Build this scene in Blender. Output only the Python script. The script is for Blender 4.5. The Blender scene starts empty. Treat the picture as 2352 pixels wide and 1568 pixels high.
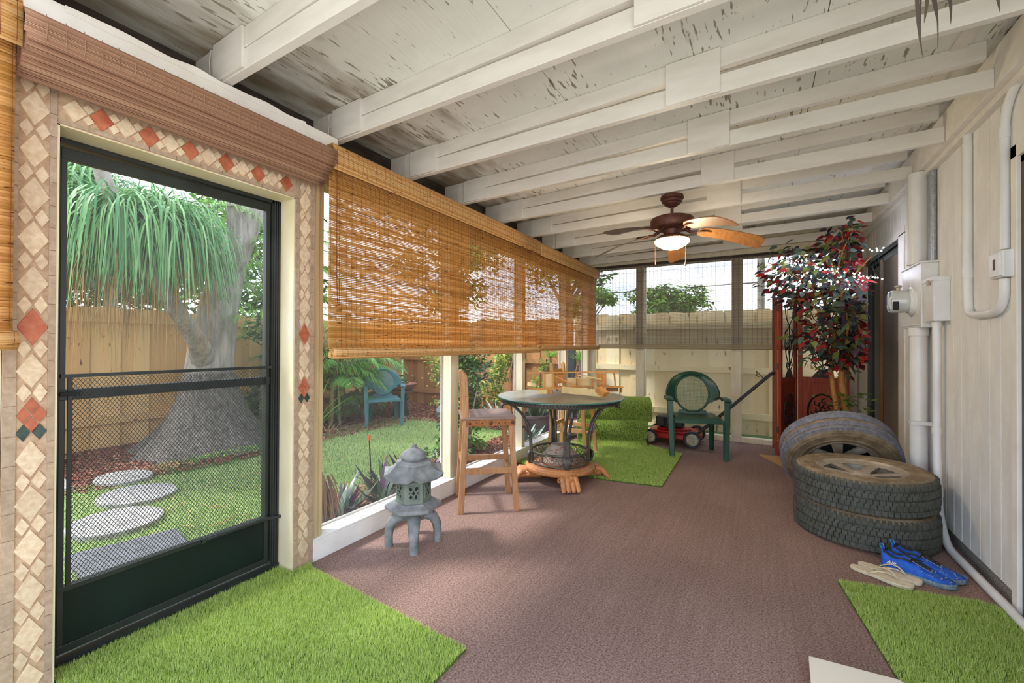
import bpy, math, random
import numpy as np
from mathutils import Vector, Matrix, Euler
from math import sin, cos, pi, radians as R
random.seed(7); np.random.seed(7)
scn = bpy.context.scene
COL = scn.collection

# ---------------- camera ----------------
CAMZ = 1.22
cam_d = bpy.data.cameras.new('camera'); cam_d.sensor_fit = 'HORIZONTAL'; cam_d.sensor_width = 36.0
cam_d.lens = 985.7 / 2352 * 36.0; cam_d.clip_start = 0.02; cam_d.clip_end = 300
cam = bpy.data.objects.new('camera', cam_d); COL.objects.link(cam)
_th, _pi, _ro = .5226, .0062, .0043
_r = Vector((cos(_th), sin(_th), 0)); _f = Vector((-sin(_th), cos(_th), 0)); _u = Vector((0, 0, 1))
_f2 = _f * cos(_pi) + _u * sin(_pi); _u2 = _u * cos(_pi) - _f * sin(_pi)
_r2 = _r * cos(_ro) + _u2 * sin(_ro); _u3 = _u2 * cos(_ro) - _r * sin(_ro)
mw = Matrix.Identity(4)
for i in range(3):
    mw[i][0] = _r2[i]; mw[i][1] = _u3[i]; mw[i][2] = -_f2[i]
mw[2][3] = CAMZ
cam.matrix_world = mw
scn.camera = cam

# ---------------- colour management, world, sun ----------------
scn.view_settings.view_transform = 'Standard'; scn.view_settings.look = 'None'
scn.view_settings.exposure = 1.90; scn.view_settings.gamma = 1.0
scn.view_settings.use_curve_mapping = False
scn.cycles.max_bounces = 10; scn.cycles.diffuse_bounces = 6; scn.cycles.glossy_bounces = 3
scn.cycles.transparent_max_bounces = 24; scn.cycles.transmission_bounces = 6
scn.cycles.sample_clamp_indirect = 6.0; scn.cycles.caustics_reflective = False; scn.cycles.caustics_refractive = False

def lin(h):
    h = h.lstrip('#'); c = [int(h[i:i+2], 16) / 255 for i in (0, 2, 4)]
    return tuple((x / 12.92 if x <= .04045 else ((x + .055) / 1.055) ** 2.4) for x in c) + (1,)

W = bpy.data.worlds.new('sky'); scn.world = W; W.use_nodes = True
nt = W.node_tree; N = nt.nodes; N.clear(); Lk = nt.links.new
tc = N.new('ShaderNodeTexCoord'); sep = N.new('ShaderNodeSeparateXYZ'); Lk(tc.outputs['Generated'], sep.inputs[0])
rmp = N.new('ShaderNodeValToRGB'); Lk(sep.outputs['Z'], rmp.inputs[0])
el = rmp.color_ramp.elements
el[0].position = 0.0; el[0].color = lin('#dfe8f2'); el[1].position = 1.0; el[1].color = lin('#5f93d8')
e = el.new(.25); e.color = lin('#a9c8ec')
mp = N.new('ShaderNodeMapping'); mp.inputs['Scale'].default_value = (2.2, 2.2, 7); Lk(tc.outputs['Generated'], mp.inputs[0])
nz = N.new('ShaderNodeTexNoise'); nz.inputs['Scale'].default_value = 1.6; nz.inputs['Detail'].default_value = 7; Lk(mp.outputs[0], nz.inputs[0])
cr = N.new('ShaderNodeValToRGB'); Lk(nz.outputs['Fac'], cr.inputs[0]); cr.color_ramp.elements[0].position = .40; cr.color_ramp.elements[1].position = .62
mx = N.new('ShaderNodeMix'); mx.data_type = 'RGBA'; Lk(cr.outputs[0], mx.inputs[0]); Lk(rmp.outputs[0], mx.inputs[6]); mx.inputs[7].default_value = (1, .99, .98, 1)
# below the horizon: pale glow added to light the ceiling from below
lt = N.new('ShaderNodeMath'); lt.operation = 'LESS_THAN'; lt.inputs[1].default_value = -0.01; Lk(sep.outputs['Z'], lt.inputs[0])
m2 = N.new('ShaderNodeMix'); m2.data_type = 'RGBA'; Lk(lt.outputs[0], m2.inputs[0]); Lk(mx.outputs[2], m2.inputs[6]); m2.inputs[7].default_value = (.62, .62, .61, 1)
bg = N.new('ShaderNodeBackground'); bg.inputs[1].default_value = 1.15; Lk(m2.outputs[2], bg.inputs[0])
wo = N.new('ShaderNodeOutputWorld'); Lk(bg.outputs[0], wo.inputs[0])

def add_light(name, kind, loc, energy, color=(1, 1, 1), rot=None, **kw):
    d = bpy.data.lights.new(name, kind); d.energy = energy; d.color = color
    for k, v in kw.items(): setattr(d, k, v)
    o = bpy.data.objects.new(name, d); COL.objects.link(o); o.location = loc
    if rot is not None: o.rotation_euler = rot
    return o
_sd = Vector((-0.62, -0.45, 0.95)).normalized()
add_light('sun', 'SUN', (0, 0, 10), 1.5, (1, .975, .93), rot=_sd.to_track_quat('Z', 'Y').to_euler(), angle=R(9))

# ---------------- helpers ----------------
def tag(o, label=None, cat=None, group=None, kind=None, category=None):
    cat = cat or category
    if label: o['label'] = label
    if cat: o['category'] = cat
    if group: o['group'] = group
    if kind: o['kind'] = kind
    return o
WM = {}
def empty(name, loc, rz=0, label=None, cat=None, group=None, rot=None):
    o = bpy.data.objects.new(name, None); COL.objects.link(o); o.location = loc
    o.rotation_euler = rot if rot is not None else (0, 0, rz); o.empty_display_size = .1
    WM[o.name] = Matrix.Translation(loc) @ Euler(o.rotation_euler).to_matrix().to_4x4()
    tag(o, label, cat, group)
    return o
def link(ob, parent, world):
    COL.objects.link(ob)
    if parent is not None:
        ob.parent = parent
        if world:
            ob.matrix_parent_inverse = WM[parent.name].inverted(); WM[ob.name] = Matrix.Identity(4)
        else: WM[ob.name] = WM[parent.name].copy()
    else: WM[ob.name] = Matrix.Identity(4)
    return ob
def copy_tree(o, parent=None):
    c = o.copy(); COL.objects.link(c)
    if parent is not None: c.parent = parent
    for ch in list(o.children): copy_tree(ch, c)
    return c

class MB:
    """collects shapes for ONE mesh object"""
    def __init__(s): s.v = []; s.f = []; s.m = []; s.mi = 0; s.M = Matrix.Identity(4)
    def add(s, vs, fs):
        b = len(s.v); M = s.M
        s.v += [tuple(M @ Vector(p)) for p in vs]
        s.f += [tuple(b + i for i in f) for f in fs]; s.m += [s.mi] * len(fs)
    def hexa(s, p):
        s.add(p, [(0, 3, 2, 1), (4, 5, 6, 7), (0, 1, 5, 4), (1, 2, 6, 5), (2, 3, 7, 6), (3, 0, 4, 7)])
    def box(s, x0, x1, y0, y1, z0, z1):
        x0, x1 = min(x0, x1), max(x0, x1); y0, y1 = min(y0, y1), max(y0, y1); z0, z1 = min(z0, z1), max(z0, z1)
        s.hexa([(x0, y0, z0), (x1, y0, z0), (x1, y1, z0), (x0, y1, z0), (x0, y0, z1), (x1, y0, z1), (x1, y1, z1), (x0, y1, z1)])
    def beam(s, a, b, w, h, up=(0, 0, 1), w2=None, h2=None):
        a, b = Vector(a), Vector(b); d = (b - a).normalized(); up = Vector(up)
        x = d.cross(up)
        if x.length < 1e-4: x = d.cross(Vector((1, 0, 0)))
        x.normalize(); y = x.cross(d).normalized(); w2 = w if w2 is None else w2; h2 = h if h2 is None else h2
        P = [a - x*w/2 - y*h/2, a + x*w/2 - y*h/2, a + x*w/2 + y*h/2, a - x*w/2 + y*h/2,
             b - x*w2/2 - y*h2/2, b + x*w2/2 - y*h2/2, b + x*w2/2 + y*h2/2, b - x*w2/2 + y*h2/2]
        s.hexa(P)
    def tube(s, path, r, n=8, caps=True, sq=None, closed=False):
        P = [Vector(p) for p in path]; m = len(P)
        rs = r if isinstance(r, (list, tuple)) else [r] * m
        vs = []; prev = None
        for i in range(m):
            if closed: t = P[(i + 1) % m] - P[i - 1]
            else: t = P[min(i + 1, m - 1)] - P[max(i - 1, 0)]
            if t.length < 1e-9: t = Vector((0, 0, 1))
            t.normalize()
            if prev is None:
                a = Vector((0, 0, 1)) if abs(t.z) < .9 else Vector((1, 0, 0)); x = t.cross(a).normalized()
            else:
                x = prev - t * prev.dot(t)
                x = x.normalized() if x.length > 1e-6 else t.cross(Vector((0, 0, 1))).normalized()
            prev = x; y = t.cross(x)
            for k in range(n):
                a = 2 * pi * k / n; rx = rs[i]; ry = rs[i] * (sq or 1)
                vs.append(P[i] + x * cos(a) * rx + y * sin(a) * ry)
        fs = []
        for i in range(m if closed else m - 1):
            for k in range(n):
                j = (i + 1) % m; k2 = (k + 1) % n
                fs.append((i*n + k, i*n + k2, j*n + k2, j*n + k))
        if caps and not closed: fs += [tuple(range(n - 1, -1, -1)), tuple((m - 1) * n + k for k in range(n))]
        s.add(vs, fs)
    def lathe(s, prof, n=24, c=(0, 0, 0), a0=0, capb=False, capt=False):
        vs = []; m = len(prof)
        for (r, z) in prof:
            for k in range(n):
                a = a0 + 2 * pi * k / n; vs.append((c[0] + r * cos(a), c[1] + r * sin(a), c[2] + z))
        fs = [(i*n + k, i*n + (k+1) % n, (i+1)*n + (k+1) % n, (i+1)*n + k) for i in range(m - 1) for k in range(n)]
        if capb: fs.append(tuple(range(n - 1, -1, -1)))
        if capt: fs.append(tuple((m - 1) * n + k for k in range(n)))
        s.add(vs, fs)
    def prism(s, poly, z0, z1):
        n = len(poly); vs = [(x, y, z0) for x, y in poly] + [(x, y, z1) for x, y in poly]
        s.add(vs, [tuple(range(n - 1, -1, -1)), tuple(range(n, 2 * n))] + [(i, (i+1) % n, n + (i+1) % n, n + i) for i in range(n)])
    def sphere(s, c, r, n=10, m=7):
        rx, ry, rz = r if isinstance(r, (tuple, list)) else (r, r, r)
        vs = [(c[0], c[1], c[2] - rz)]
        for i in range(1, m):
            t = pi * i / m
            for k in range(n):
                a = 2 * pi * k / n; vs.append((c[0] + rx*sin(t)*cos(a), c[1] + ry*sin(t)*sin(a), c[2] - rz*cos(t)))
        vs.append((c[0], c[1], c[2] + rz)); L = len(vs) - 1
        fs = [(0, 1 + (k+1) % n, 1 + k) for k in range(n)]
        for i in range(m - 2):
            fs += [(1 + i*n + k, 1 + i*n + (k+1) % n, 1 + (i+1)*n + (k+1) % n, 1 + (i+1)*n + k) for k in range(n)]
        b = 1 + (m - 2) * n
        fs += [(L, b + k, b + (k+1) % n) for k in range(n)]
        s.add(vs, fs)
    def sheet(s, rows, th=0):
        """grid of points rows[i][j]; th>0 adds thickness along the normal"""
        n = len(rows); m = len(rows[0])
        vs = [Vector(p) for r in rows for p in r]
        fs = [(i*m + j, i*m + j + 1, (i+1)*m + j + 1, (i+1)*m + j) for i in range(n - 1) for j in range(m - 1)]
        if th:
            nm = []
            for i in range(n):
                for j in range(m):
                    a = vs[min(i+1, n-1)*m + j] - vs[max(i-1, 0)*m + j]; b = vs[i*m + min(j+1, m-1)] - vs[i*m + max(j-1, 0)]
                    q = a.cross(b); nm.append(q.normalized() if q.length > 1e-9 else Vector((0, 0, 1)))
            k = len(vs); v2 = [vs[i] + nm[i] * th for i in range(k)]
            f2 = [tuple(k + i for i in reversed(f)) for f in fs]
            e = []
            for j in range(m - 1): e += [(j, k + j, k + j + 1, j + 1), ((n-1)*m + j + 1, k + (n-1)*m + j + 1, k + (n-1)*m + j, (n-1)*m + j)]
            for i in range(n - 1): e += [((i+1)*m, k + (i+1)*m, k + i*m, i*m), (i*m + m-1, k + i*m + m-1, k + (i+1)*m + m-1, (i+1)*m + m-1)]
            vs += v2; fs += f2 + e
        s.add(vs, fs)
    def build(s, name, mats, parent=None, world=False, smooth=None, bevel=0, **kw):
        me = bpy.data.meshes.new(name); me.from_pydata(s.v, [], s.f)
        for mt in (mats if isinstance(mats, (list, tuple)) else [mats]): me.materials.append(mt)
        if any(s.m): me.polygons.foreach_set('material_index', s.m)
        if smooth:
            me.polygons.foreach_set('use_smooth', [True] * len(me.polygons)); me.set_sharp_from_angle(angle=R(smooth))
        me.update()
        ob = bpy.data.objects.new(name, me); link(ob, parent, world)
        if bevel:
            b = ob.modifiers.new('bevel', 'BEVEL'); b.width = bevel; b.segments = 2; b.limit_method = 'ANGLE'; b.angle_limit = R(40)
        tag(ob, **kw)
        return ob

def npmesh(name, V, F, mats, mi=None, parent=None, world=False, smooth=False, **kw):
    V = np.asarray(V, np.float32).reshape(-1, 3); F = np.asarray(F, np.int32); k = F.shape[1]
    me = bpy.data.meshes.new(name)
    me.vertices.add(len(V)); me.vertices.foreach_set('co', V.ravel())
    me.loops.add(F.size); me.loops.foreach_set('vertex_index', F.ravel())
    me.polygons.add(len(F)); me.polygons.foreach_set('loop_start', np.arange(0, F.size, k, dtype=np.int32))
    for mt in (mats if isinstance(mats, (list, tuple)) else [mats]): me.materials.append(mt)
    if mi is not None: me.polygons.foreach_set('material_index', np.asarray(mi, np.int32))
    if smooth: me.polygons.foreach_set('use_smooth', np.ones(len(F), bool))
    me.update(calc_edges=True); me.validate()
    ob = bpy.data.objects.new(name, me); link(ob, parent, world); tag(ob, **kw)
    return ob

# ---------------- materials ----------------
def mat(name, c, c2=None, mix='noise', scale=(8, 8, 8), detail=4, lo=.35, hi=.65, rough=.6, metal=0, bump=0, bscale=None,
        trans=0, spec=.4, emit=None, estr=0, c3=None, coord='Object', bdist=.01, hsv=0, alpha=None):
    m = bpy.data.materials.new(name); m.use_nodes = True; t = m.node_tree; n = t.nodes; l = t.links.new
    b = n['Principled BSDF']; b.inputs['Roughness'].default_value = rough; b.inputs['Metallic'].default_value = metal
    b.inputs['Specular IOR Level'].default_value = spec
    C1 = lin(c) if isinstance(c, str) else c; C2 = lin(c2) if isinstance(c2, str) else c2
    src = None
    tcn = n.new('ShaderNodeTexCoord'); mpn = n.new('ShaderNodeMapping'); l(tcn.outputs[coord], mpn.inputs[0]); mpn.inputs['Scale'].default_value = scale
    if c2 is not None:
        if mix == 'island':
            g = n.new('ShaderNodeNewGeometry'); fac = g.outputs['Random Per Island']; lo, hi = (0, 1) if (lo, hi) == (.35, .65) else (lo, hi)
        elif mix == 'wave':
            w = n.new('ShaderNodeTexWave'); w.inputs['Scale'].default_value = 1; w.inputs['Distortion'].default_value = 4; w.inputs['Detail'].default_value = 3
            l(mpn.outputs[0], w.inputs[0]); fac = w.outputs['Fac']
        elif mix == 'voronoi':
            w = n.new('ShaderNodeTexVoronoi'); w.inputs['Scale'].default_value = 1; l(mpn.outputs[0], w.inputs[0]); fac = w.outputs['Distance']
        else:
            w = n.new('ShaderNodeTexNoise'); w.inputs['Scale'].default_value = 1; w.inputs['Detail'].default_value = detail
            w.inputs['Roughness'].default_value = .6; l(mpn.outputs[0], w.inputs[0]); fac = w.outputs['Fac']
        rp = n.new('ShaderNodeValToRGB'); l(fac, rp.inputs[0]); E = rp.color_ramp.elements
        E[0].position = lo; E[0].color = C1; E[1].position = hi; E[1].color = C2
        if c3 is not None:
            q = E.new((lo + hi) / 2); q.color = lin(c3) if isinstance(c3, str) else c3
        src = rp.outputs[0]
    if hsv and src is None:
        rg = n.new('ShaderNodeRGB'); rg.outputs[0].default_value = C1; src = rg.outputs[0]
    if hsv:   # per-piece brightness variation
        g = n.new('ShaderNodeNewGeometry'); mr = n.new('ShaderNodeMapRange'); l(g.outputs['Random Per Island'], mr.inputs[0])
        mr.inputs[3].default_value = 1 - hsv; mr.inputs[4].default_value = 1 + hsv
        h = n.new('ShaderNodeHueSaturation'); l(mr.outputs[0], h.inputs['Value']); l(src, h.inputs['Color']); src = h.outputs[0]
    if src is not None: l(src, b.inputs['Base Color'])
    else: b.inputs['Base Color'].default_value = C1
    if bump:
        bn = n.new('ShaderNodeBump'); bn.inputs['Strength'].default_value = bump; bn.inputs['Distance'].default_value = bdist
        mb = n.new('ShaderNodeMapping'); l(tcn.outputs[coord], mb.inputs[0]); mb.inputs['Scale'].default_value = bscale or scale
        w = n.new('ShaderNodeTexNoise'); w.inputs['Scale'].default_value = 1; w.inputs['Detail'].default_value = 5; l(mb.outputs[0], w.inputs[0])
        l(w.outputs['Fac'], bn.inputs['Height']); l(bn.outputs[0], b.inputs['Normal'])
    if emit is not None:
        b.inputs['Emission Color'].default_value = lin(emit) if isinstance(emit, str) else emit; b.inputs['Emission Strength'].default_value = estr
    out = n['Material Output']; sh = b.outputs[0]
    if trans:
        tr = n.new('ShaderNodeBsdfTranslucent')
        if src is not None: l(src, tr.inputs[0])
        else: tr.inputs[0].default_value = C1
        ms = n.new('ShaderNodeMixShader'); ms.inputs[0].default_value = trans; l(sh, ms.inputs[1]); l(tr.outputs[0], ms.inputs[2]); sh = ms.outputs[0]
    if alpha is not None:
        tp = n.new('ShaderNodeBsdfTransparent'); ms = n.new('ShaderNodeMixShader'); ms.inputs[0].default_value = alpha
        l(tp.outputs[0], ms.inputs[1]); l(sh, ms.inputs[2]); sh = ms.outputs[0]
    l(sh, out.inputs[0])
    return m
M_ = {}
M_['joist'] = mat('painted_joist', '#dfdbd3', '#d3cec4', scale=(3, 12, 12), rough=.5, bump=.12, bscale=(20, 90, 90), bdist=.002)
M_['white'] = mat('white_paint', '#ebe7e0', '#e0dad1', scale=(6, 6, 6), rough=.5, bump=.15, bscale=(40, 40, 40), bdist=.002)
M_['cream'] = mat('cream_paint', '#ddd2b4', '#d2c29a', scale=(5, 5, 2), rough=.45, bump=.2, bscale=(30, 30, 8), bdist=.003)
M_['post'] = mat('cream_post', '#c9b48c', '#b79f74', scale=(30, 30, 2), rough=.6, bump=.3, bscale=(60, 60, 4), bdist=.003)
M_['postw'] = mat('pale_post', '#d9cfb8', '#cdbf9f', scale=(20, 20, 2), rough=.6, bump=.2, bscale=(60, 60, 4), bdist=.003)
M_['siding'] = mat('rough_sawn_siding', '#e7e6e3', '#dad8d4', scale=(8, 8, 3), rough=.65, bump=.55, bscale=(90, 60, 130), bdist=.004)
M_['pvc'] = mat('painted_conduit', '#e0e0df', '#d3d2d0', scale=(6, 6, 3), rough=.4, spec=.5)
M_['boxw'] = mat('painted_metal_box', '#e0e1e1', '#d4d4d3', scale=(10, 10, 10), rough=.4)
M_['bronze'] = mat('dark_aluminium', '#2a2f2c', '#1d211f', scale=(4, 4, 4), rough=.4, spec=.5)
M_['green_panel'] = mat('dark_green_panel', '#0f1f1c', '#0a1614', scale=(3, 3, 2), rough=.45, spec=.3, bump=.3, bscale=(300, 300, 300), bdist=.001)
M_['black'] = mat('black', '#0b0b0b', rough=.6)
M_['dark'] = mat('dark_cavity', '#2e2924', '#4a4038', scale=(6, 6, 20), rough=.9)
M_['glass_dark'] = mat('dark_glass', '#14120f', rough=.08, spec=.8)
# ---------------- setting materials ----------------
def mat_ceiling():
    m = mat('peeling_plywood', '#e3e3dc', '#d5d6ce', scale=(2.5, 2.5, 2.5), rough=.6, bump=.5, bscale=(70, 5, 20), bdist=.004)
    t = m.node_tree; n = t.nodes; l = t.links.new; b = n['Principled BSDF']; src = b.inputs['Base Color'].links[0].from_socket
    tcn = n.new('ShaderNodeTexCoord')
    mp = n.new('ShaderNodeMapping'); l(tcn.outputs['Object'], mp.inputs[0]); mp.inputs['Scale'].default_value = (60, 9, 10)
    w = n.new('ShaderNodeTexNoise'); w.inputs['Scale'].default_value = 1; w.inputs['Detail'].default_value = 4; l(mp.outputs[0], w.inputs[0])
    w2 = n.new('ShaderNodeTexNoise'); w2.inputs['Scale'].default_value = 2.2; w2.inputs['Detail'].default_value = 2; l(tcn.outputs['Object'], w2.inputs[0])
    mm = n.new('ShaderNodeMath'); mm.operation = 'MULTIPLY_ADD'; mm.inputs[1].default_value = .45; l(w2.outputs['Fac'], mm.inputs[0]); l(w.outputs['Fac'], mm.inputs[2])
    rp = n.new('ShaderNodeValToRGB'); l(mm.outputs[0], rp.inputs[0]); rp.color_ramp.elements[0].position = .865; rp.color_ramp.elements[1].position = .90
    mx = n.new('ShaderNodeMix'); mx.data_type = 'RGBA'; l(rp.outputs[0], mx.inputs[0]); l(src, mx.inputs[6]); mx.inputs[7].default_value = lin('#8a8276')
    # mildew and water stains along the eave
    sp = n.new('ShaderNodeSeparateXYZ'); l(tcn.outputs['Object'], sp.inputs[0])
    mr = n.new('ShaderNodeMapRange'); l(sp.outputs['X'], mr.inputs[0]); mr.inputs[1].default_value = -1.45; mr.inputs[2].default_value = -2.12; mr.inputs[3].default_value = 0; mr.inputs[4].default_value = .42
    mp3 = n.new('ShaderNodeMapping'); l(tcn.outputs['Object'], mp3.inputs[0]); mp3.inputs['Scale'].default_value = (9, 2.2, 2)
    w3 = n.new('ShaderNodeTexNoise'); w3.inputs['Scale'].default_value = 1; w3.inputs['Detail'].default_value = 6; l(mp3.outputs[0], w3.inputs[0])
    ad = n.new('ShaderNodeMath'); ad.operation = 'ADD'; l(mr.outputs[0], ad.inputs[0]); l(w3.outputs['Fac'], ad.inputs[1])
    r3 = n.new('ShaderNodeValToRGB'); l(ad.outputs[0], r3.inputs[0]); r3.color_ramp.elements[0].position = .68; r3.color_ramp.elements[1].position = 1.05
    m3 = n.new('ShaderNodeMix'); m3.data_type = 'RGBA'; l(r3.outputs[0], m3.inputs[0]); l(mx.outputs[2], m3.inputs[6]); m3.inputs[7].default_value = lin('#8a7d6b')
    l(m3.outputs[2], b.inputs['Base Color'])
    return m
M_['ceil'] = mat_ceiling()
M_['carpet'] = mat('brown_carpet', '#65493f', '#ab9187', scale=(130, 130, 130), detail=3, lo=.3, hi=.7, rough=.95, spec=.1, bump=.8, bscale=(230, 230, 230), bdist=.006)
def carpet_stripes(m):
    t = m.node_tree; n = t.nodes; l = t.links.new; b = n['Principled BSDF']; src = b.inputs['Base Color'].links[0].from_socket
    tcn = n.new('ShaderNodeTexCoord')
    for sc, a, amt in (((60, 1.2, 1), 5, .08), ((1.3, .9, 1), 5, .16)):
        mp = n.new('ShaderNodeMapping'); l(tcn.outputs['Object'], mp.inputs[0]); mp.inputs['Scale'].default_value = sc
        w = n.new('ShaderNodeTexNoise'); w.inputs['Scale'].default_value = 1; w.inputs['Detail'].default_value = a; l(mp.outputs[0], w.inputs[0])
        mr = n.new('ShaderNodeMapRange'); l(w.outputs['Fac'], mr.inputs[0]); mr.inputs[1].default_value = .3; mr.inputs[2].default_value = .7; mr.inputs[3].default_value = 1 - amt; mr.inputs[4].default_value = 1 + amt
        h = n.new('ShaderNodeHueSaturation'); l(mr.outputs[0], h.inputs['Value']); l(src, h.inputs['Color']); src = h.outputs[0]
    l(src, b.inputs['Base Color'])
carpet_stripes(M_['carpet'])
M_['grout'] = mat('tile_grout', '#bda386', '#a8876a', scale=(40, 40, 40), rough=.9, bump=.4, bscale=(200, 200, 200), bdist=.002)
M_['trav'] = mat('travertine_tile', '#c5aa88', '#d8c4a5', scale=(60, 60, 60), rough=.6, hsv=.10, bump=.5, bscale=(120, 120, 120), bdist=.002)
M_['trav2'] = mat('grey_travertine_border', '#ad9880', '#9b846c', scale=(50, 50, 50), rough=.7, hsv=.10, bump=.5, bscale=(120, 120, 120), bdist=.002)
M_['terra'] = mat('red_tile', '#b56a4a', '#9c4d33', scale=(30, 30, 30), rough=.55, hsv=.12)
M_['verde'] = mat('dark_green_tile', '#27362f', '#3c4c44', scale=(40, 40, 40), rough=.4)

# ---------------- the room ----------------
XL, XR, YF = -2.18, 1.04, 6.10
m = MB(); m.box(-2.16, XR + .02, -.3, YF + .02, -.06, 0); m.box(-2.34, -2.16, .512, 1.40, -.06, -.001); m.build('floor', M_['carpet'], kind='structure')
zc = lambda x: 2.557 + .036 * (x + 2.1)
m = MB()
for x0, x1 in ((-2.75, -.952), (-.948, .252), (.256, 1.2)):
    for y0, y1 in ((.1, 2.437), (2.441, 4.8), (4.804, 6.35)):
        m.hexa([(x0, y0, zc(x0)), (x1, y0, zc(x1)), (x1, y1, zc(x1)), (x0, y1, zc(x0)), (x0, y0, zc(x0) + .03), (x1, y0, zc(x1) + .03), (x1, y1, zc(x1) + .03), (x0, y1, zc(x0) + .03)])
x0, x1 = -2.75, 1.2
m.hexa([(x0, .1, zc(x0) + .035), (x1, .1, zc(x1) + .035), (x1, 6.35, zc(x1) + .035), (x0, 6.35, zc(x0) + .035), (x0, .1, zc(x0) + .05), (x1, .1, zc(x1) + .05), (x1, 6.35, zc(x1) + .05), (x0, 6.35, zc(x0) + .05)])
m.build('ceiling', M_['ceil'], kind='structure')
zj = lambda x: 2.405 + .018 * (x + .6)
YJ = [.43, 1.04, 1.66, 2.28, 2.90, 3.52, 4.15, 4.78, 5.41, 6.03]
ordn = ['first', 'second', 'third', 'fourth', 'fifth', 'sixth', 'seventh', 'eighth', 'ninth', 'tenth']
for i, y in enumerate(YJ):
    L_ = (-2.10, y - .02, 2.40)
    t = empty('ceiling_joist', L_); t['kind'] = 'structure'
    a, b = -2.5, .955
    g = random.uniform(-.003, .003)
    m = MB(); m.hexa([(a, y-.038, zj(a)), (b, y-.038, zj(b)), (b, y, zj(b)), (a, y, zj(a)), (a, y-.038, zj(a)+.089), (b, y-.038, zj(b)+.089+g), (b, y, zj(b)+.089+g), (a, y, zj(a)+.089)])
    m.build('tie_beam', M_['joist'], t, world=True, bevel=.002)
    b = .93; m = MB(); z0 = lambda x: zc(x) - .089
    m.hexa([(a, y-.038, z0(a)), (b, y-.038, z0(b)), (b, y, z0(b)), (a, y, z0(a)), (a, y-.038, zc(a)-.001), (b, y-.038, zc(b)-.001), (b, y, zc(b)-.001), (a, y, zc(a)-.001)])
    m.build('rafter', M_['joist'], t, world=True, bevel=.002)
    for (u0, u1, dz) in ((-2.12 + random.uniform(-.015, .015), -1.89, .004), (-.39 + random.uniform(-.02, .02), -.15 + random.uniform(-.02, .02), .002)):
        m = MB(); m.hexa([(u0, y-.052, zj(u0)+dz), (u1, y-.052, zj(u1)+dz), (u1, y-.0381, zj(u1)+dz), (u0, y-.0381, zj(u0)+dz), (u0, y-.052, zc(u0)-.003), (u1, y-.052, zc(u1)-.003), (u1, y-.0381, zc(u1)-.003), (u0, y-.0381, zc(u0)-.003)])
        m.build('gusset_plate', M_['joist'], t, world=True, bevel=.0015)
    # thin painted wire down the near side by the eave
    m = MB(); m.tube([(-2.16, y-.042, 2.55), (-2.168, y-.045, 2.50), (-2.155, y-.048, 2.44), (-2.17, y-.046, 2.38)], .0022, 5); m.build('wire', M_['pvc'], t, world=True, smooth=60)
# small strip under the ply on the house side
m = MB(); m.box(.80, .86, .4, 6.06, zc(.8) - .012, zc(.8) - .001); m.build('trim_1', M_['joist'], kind='structure')
# ledger on the house wall
m = MB(); m.box(.956, 1.005, .3, 6.08, 2.435, 2.615); m.box(.99, 1.03, .3, 6.08, 2.40, 2.435); m.build('trim_2', M_['joist'], kind='structure', bevel=.003)
# left eave: header, dark blocking behind
m = MB(); m.box(-2.30, -2.18, .1, 6.2, 2.14, 2.375); m.build('trim_3', M_['post'], kind='structure')
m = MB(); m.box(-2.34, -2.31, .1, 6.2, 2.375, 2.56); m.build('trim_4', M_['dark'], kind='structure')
m = MB(); m.box(-2.179, -2.06, .30, 1.60, 2.285, 2.372); m.build('trim_5', M_['white'], kind='structure', bevel=.004)
m = MB(); m.sheet([[(-2.058, .5 + .03*k, 2.35 + .002*sin(k*1.3)) for k in range(31)], [(-2.056, .5 + .03*k, 2.372 + .008*sin(k*.35)**4 + .002*sin(k*1.1)) for k in range(31)]], .0015)
tag(m.build('paper_strip', M_['white']), 'loose curling white paper strip along the top of the brown rolled shade', 'paper')

# ---------------- tiled surround of the screen door ----------------
def diamond(mb, c, hw, hh, mi, ax='z', th=.004, rnd=.06):
    """diamond tile on the x=-2.15 face; c=(y,z)"""
    y, z = c; j = lambda: 1 + random.uniform(-rnd, rnd)
    x0, x1 = -2.152, -2.15 + th
    P = [(y - hw*j(), z), (y, z - hh*j()), (y + hw*j(), z), (y, z + hh*j())]
    mb.mi = mi; n = 4
    vs = [(x0, a, b) for a, b in P] + [(x1, y + (a-y)*.94, z + (b-z)*.94) for a, b in P]
    mb.add(vs, [(0, 1, 2, 3), (7, 6, 5, 4)] + [(i, i+4, (i+1) % 4 + 4, (i+1) % 4) for i in range(4)])
def bordertile(mb, y0, y1, z0, z1, mi=1):
    mb.mi = mi; mb.box(-2.152, -2.147 + random.uniform(0, .0015), y0 + .0012, y1 - .0012, z0 + .0012, z1 - .0012)
TM = [M_['grout'], M_['trav2'], M_['trav'], M_['terra'], M_['verde']]
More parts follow.
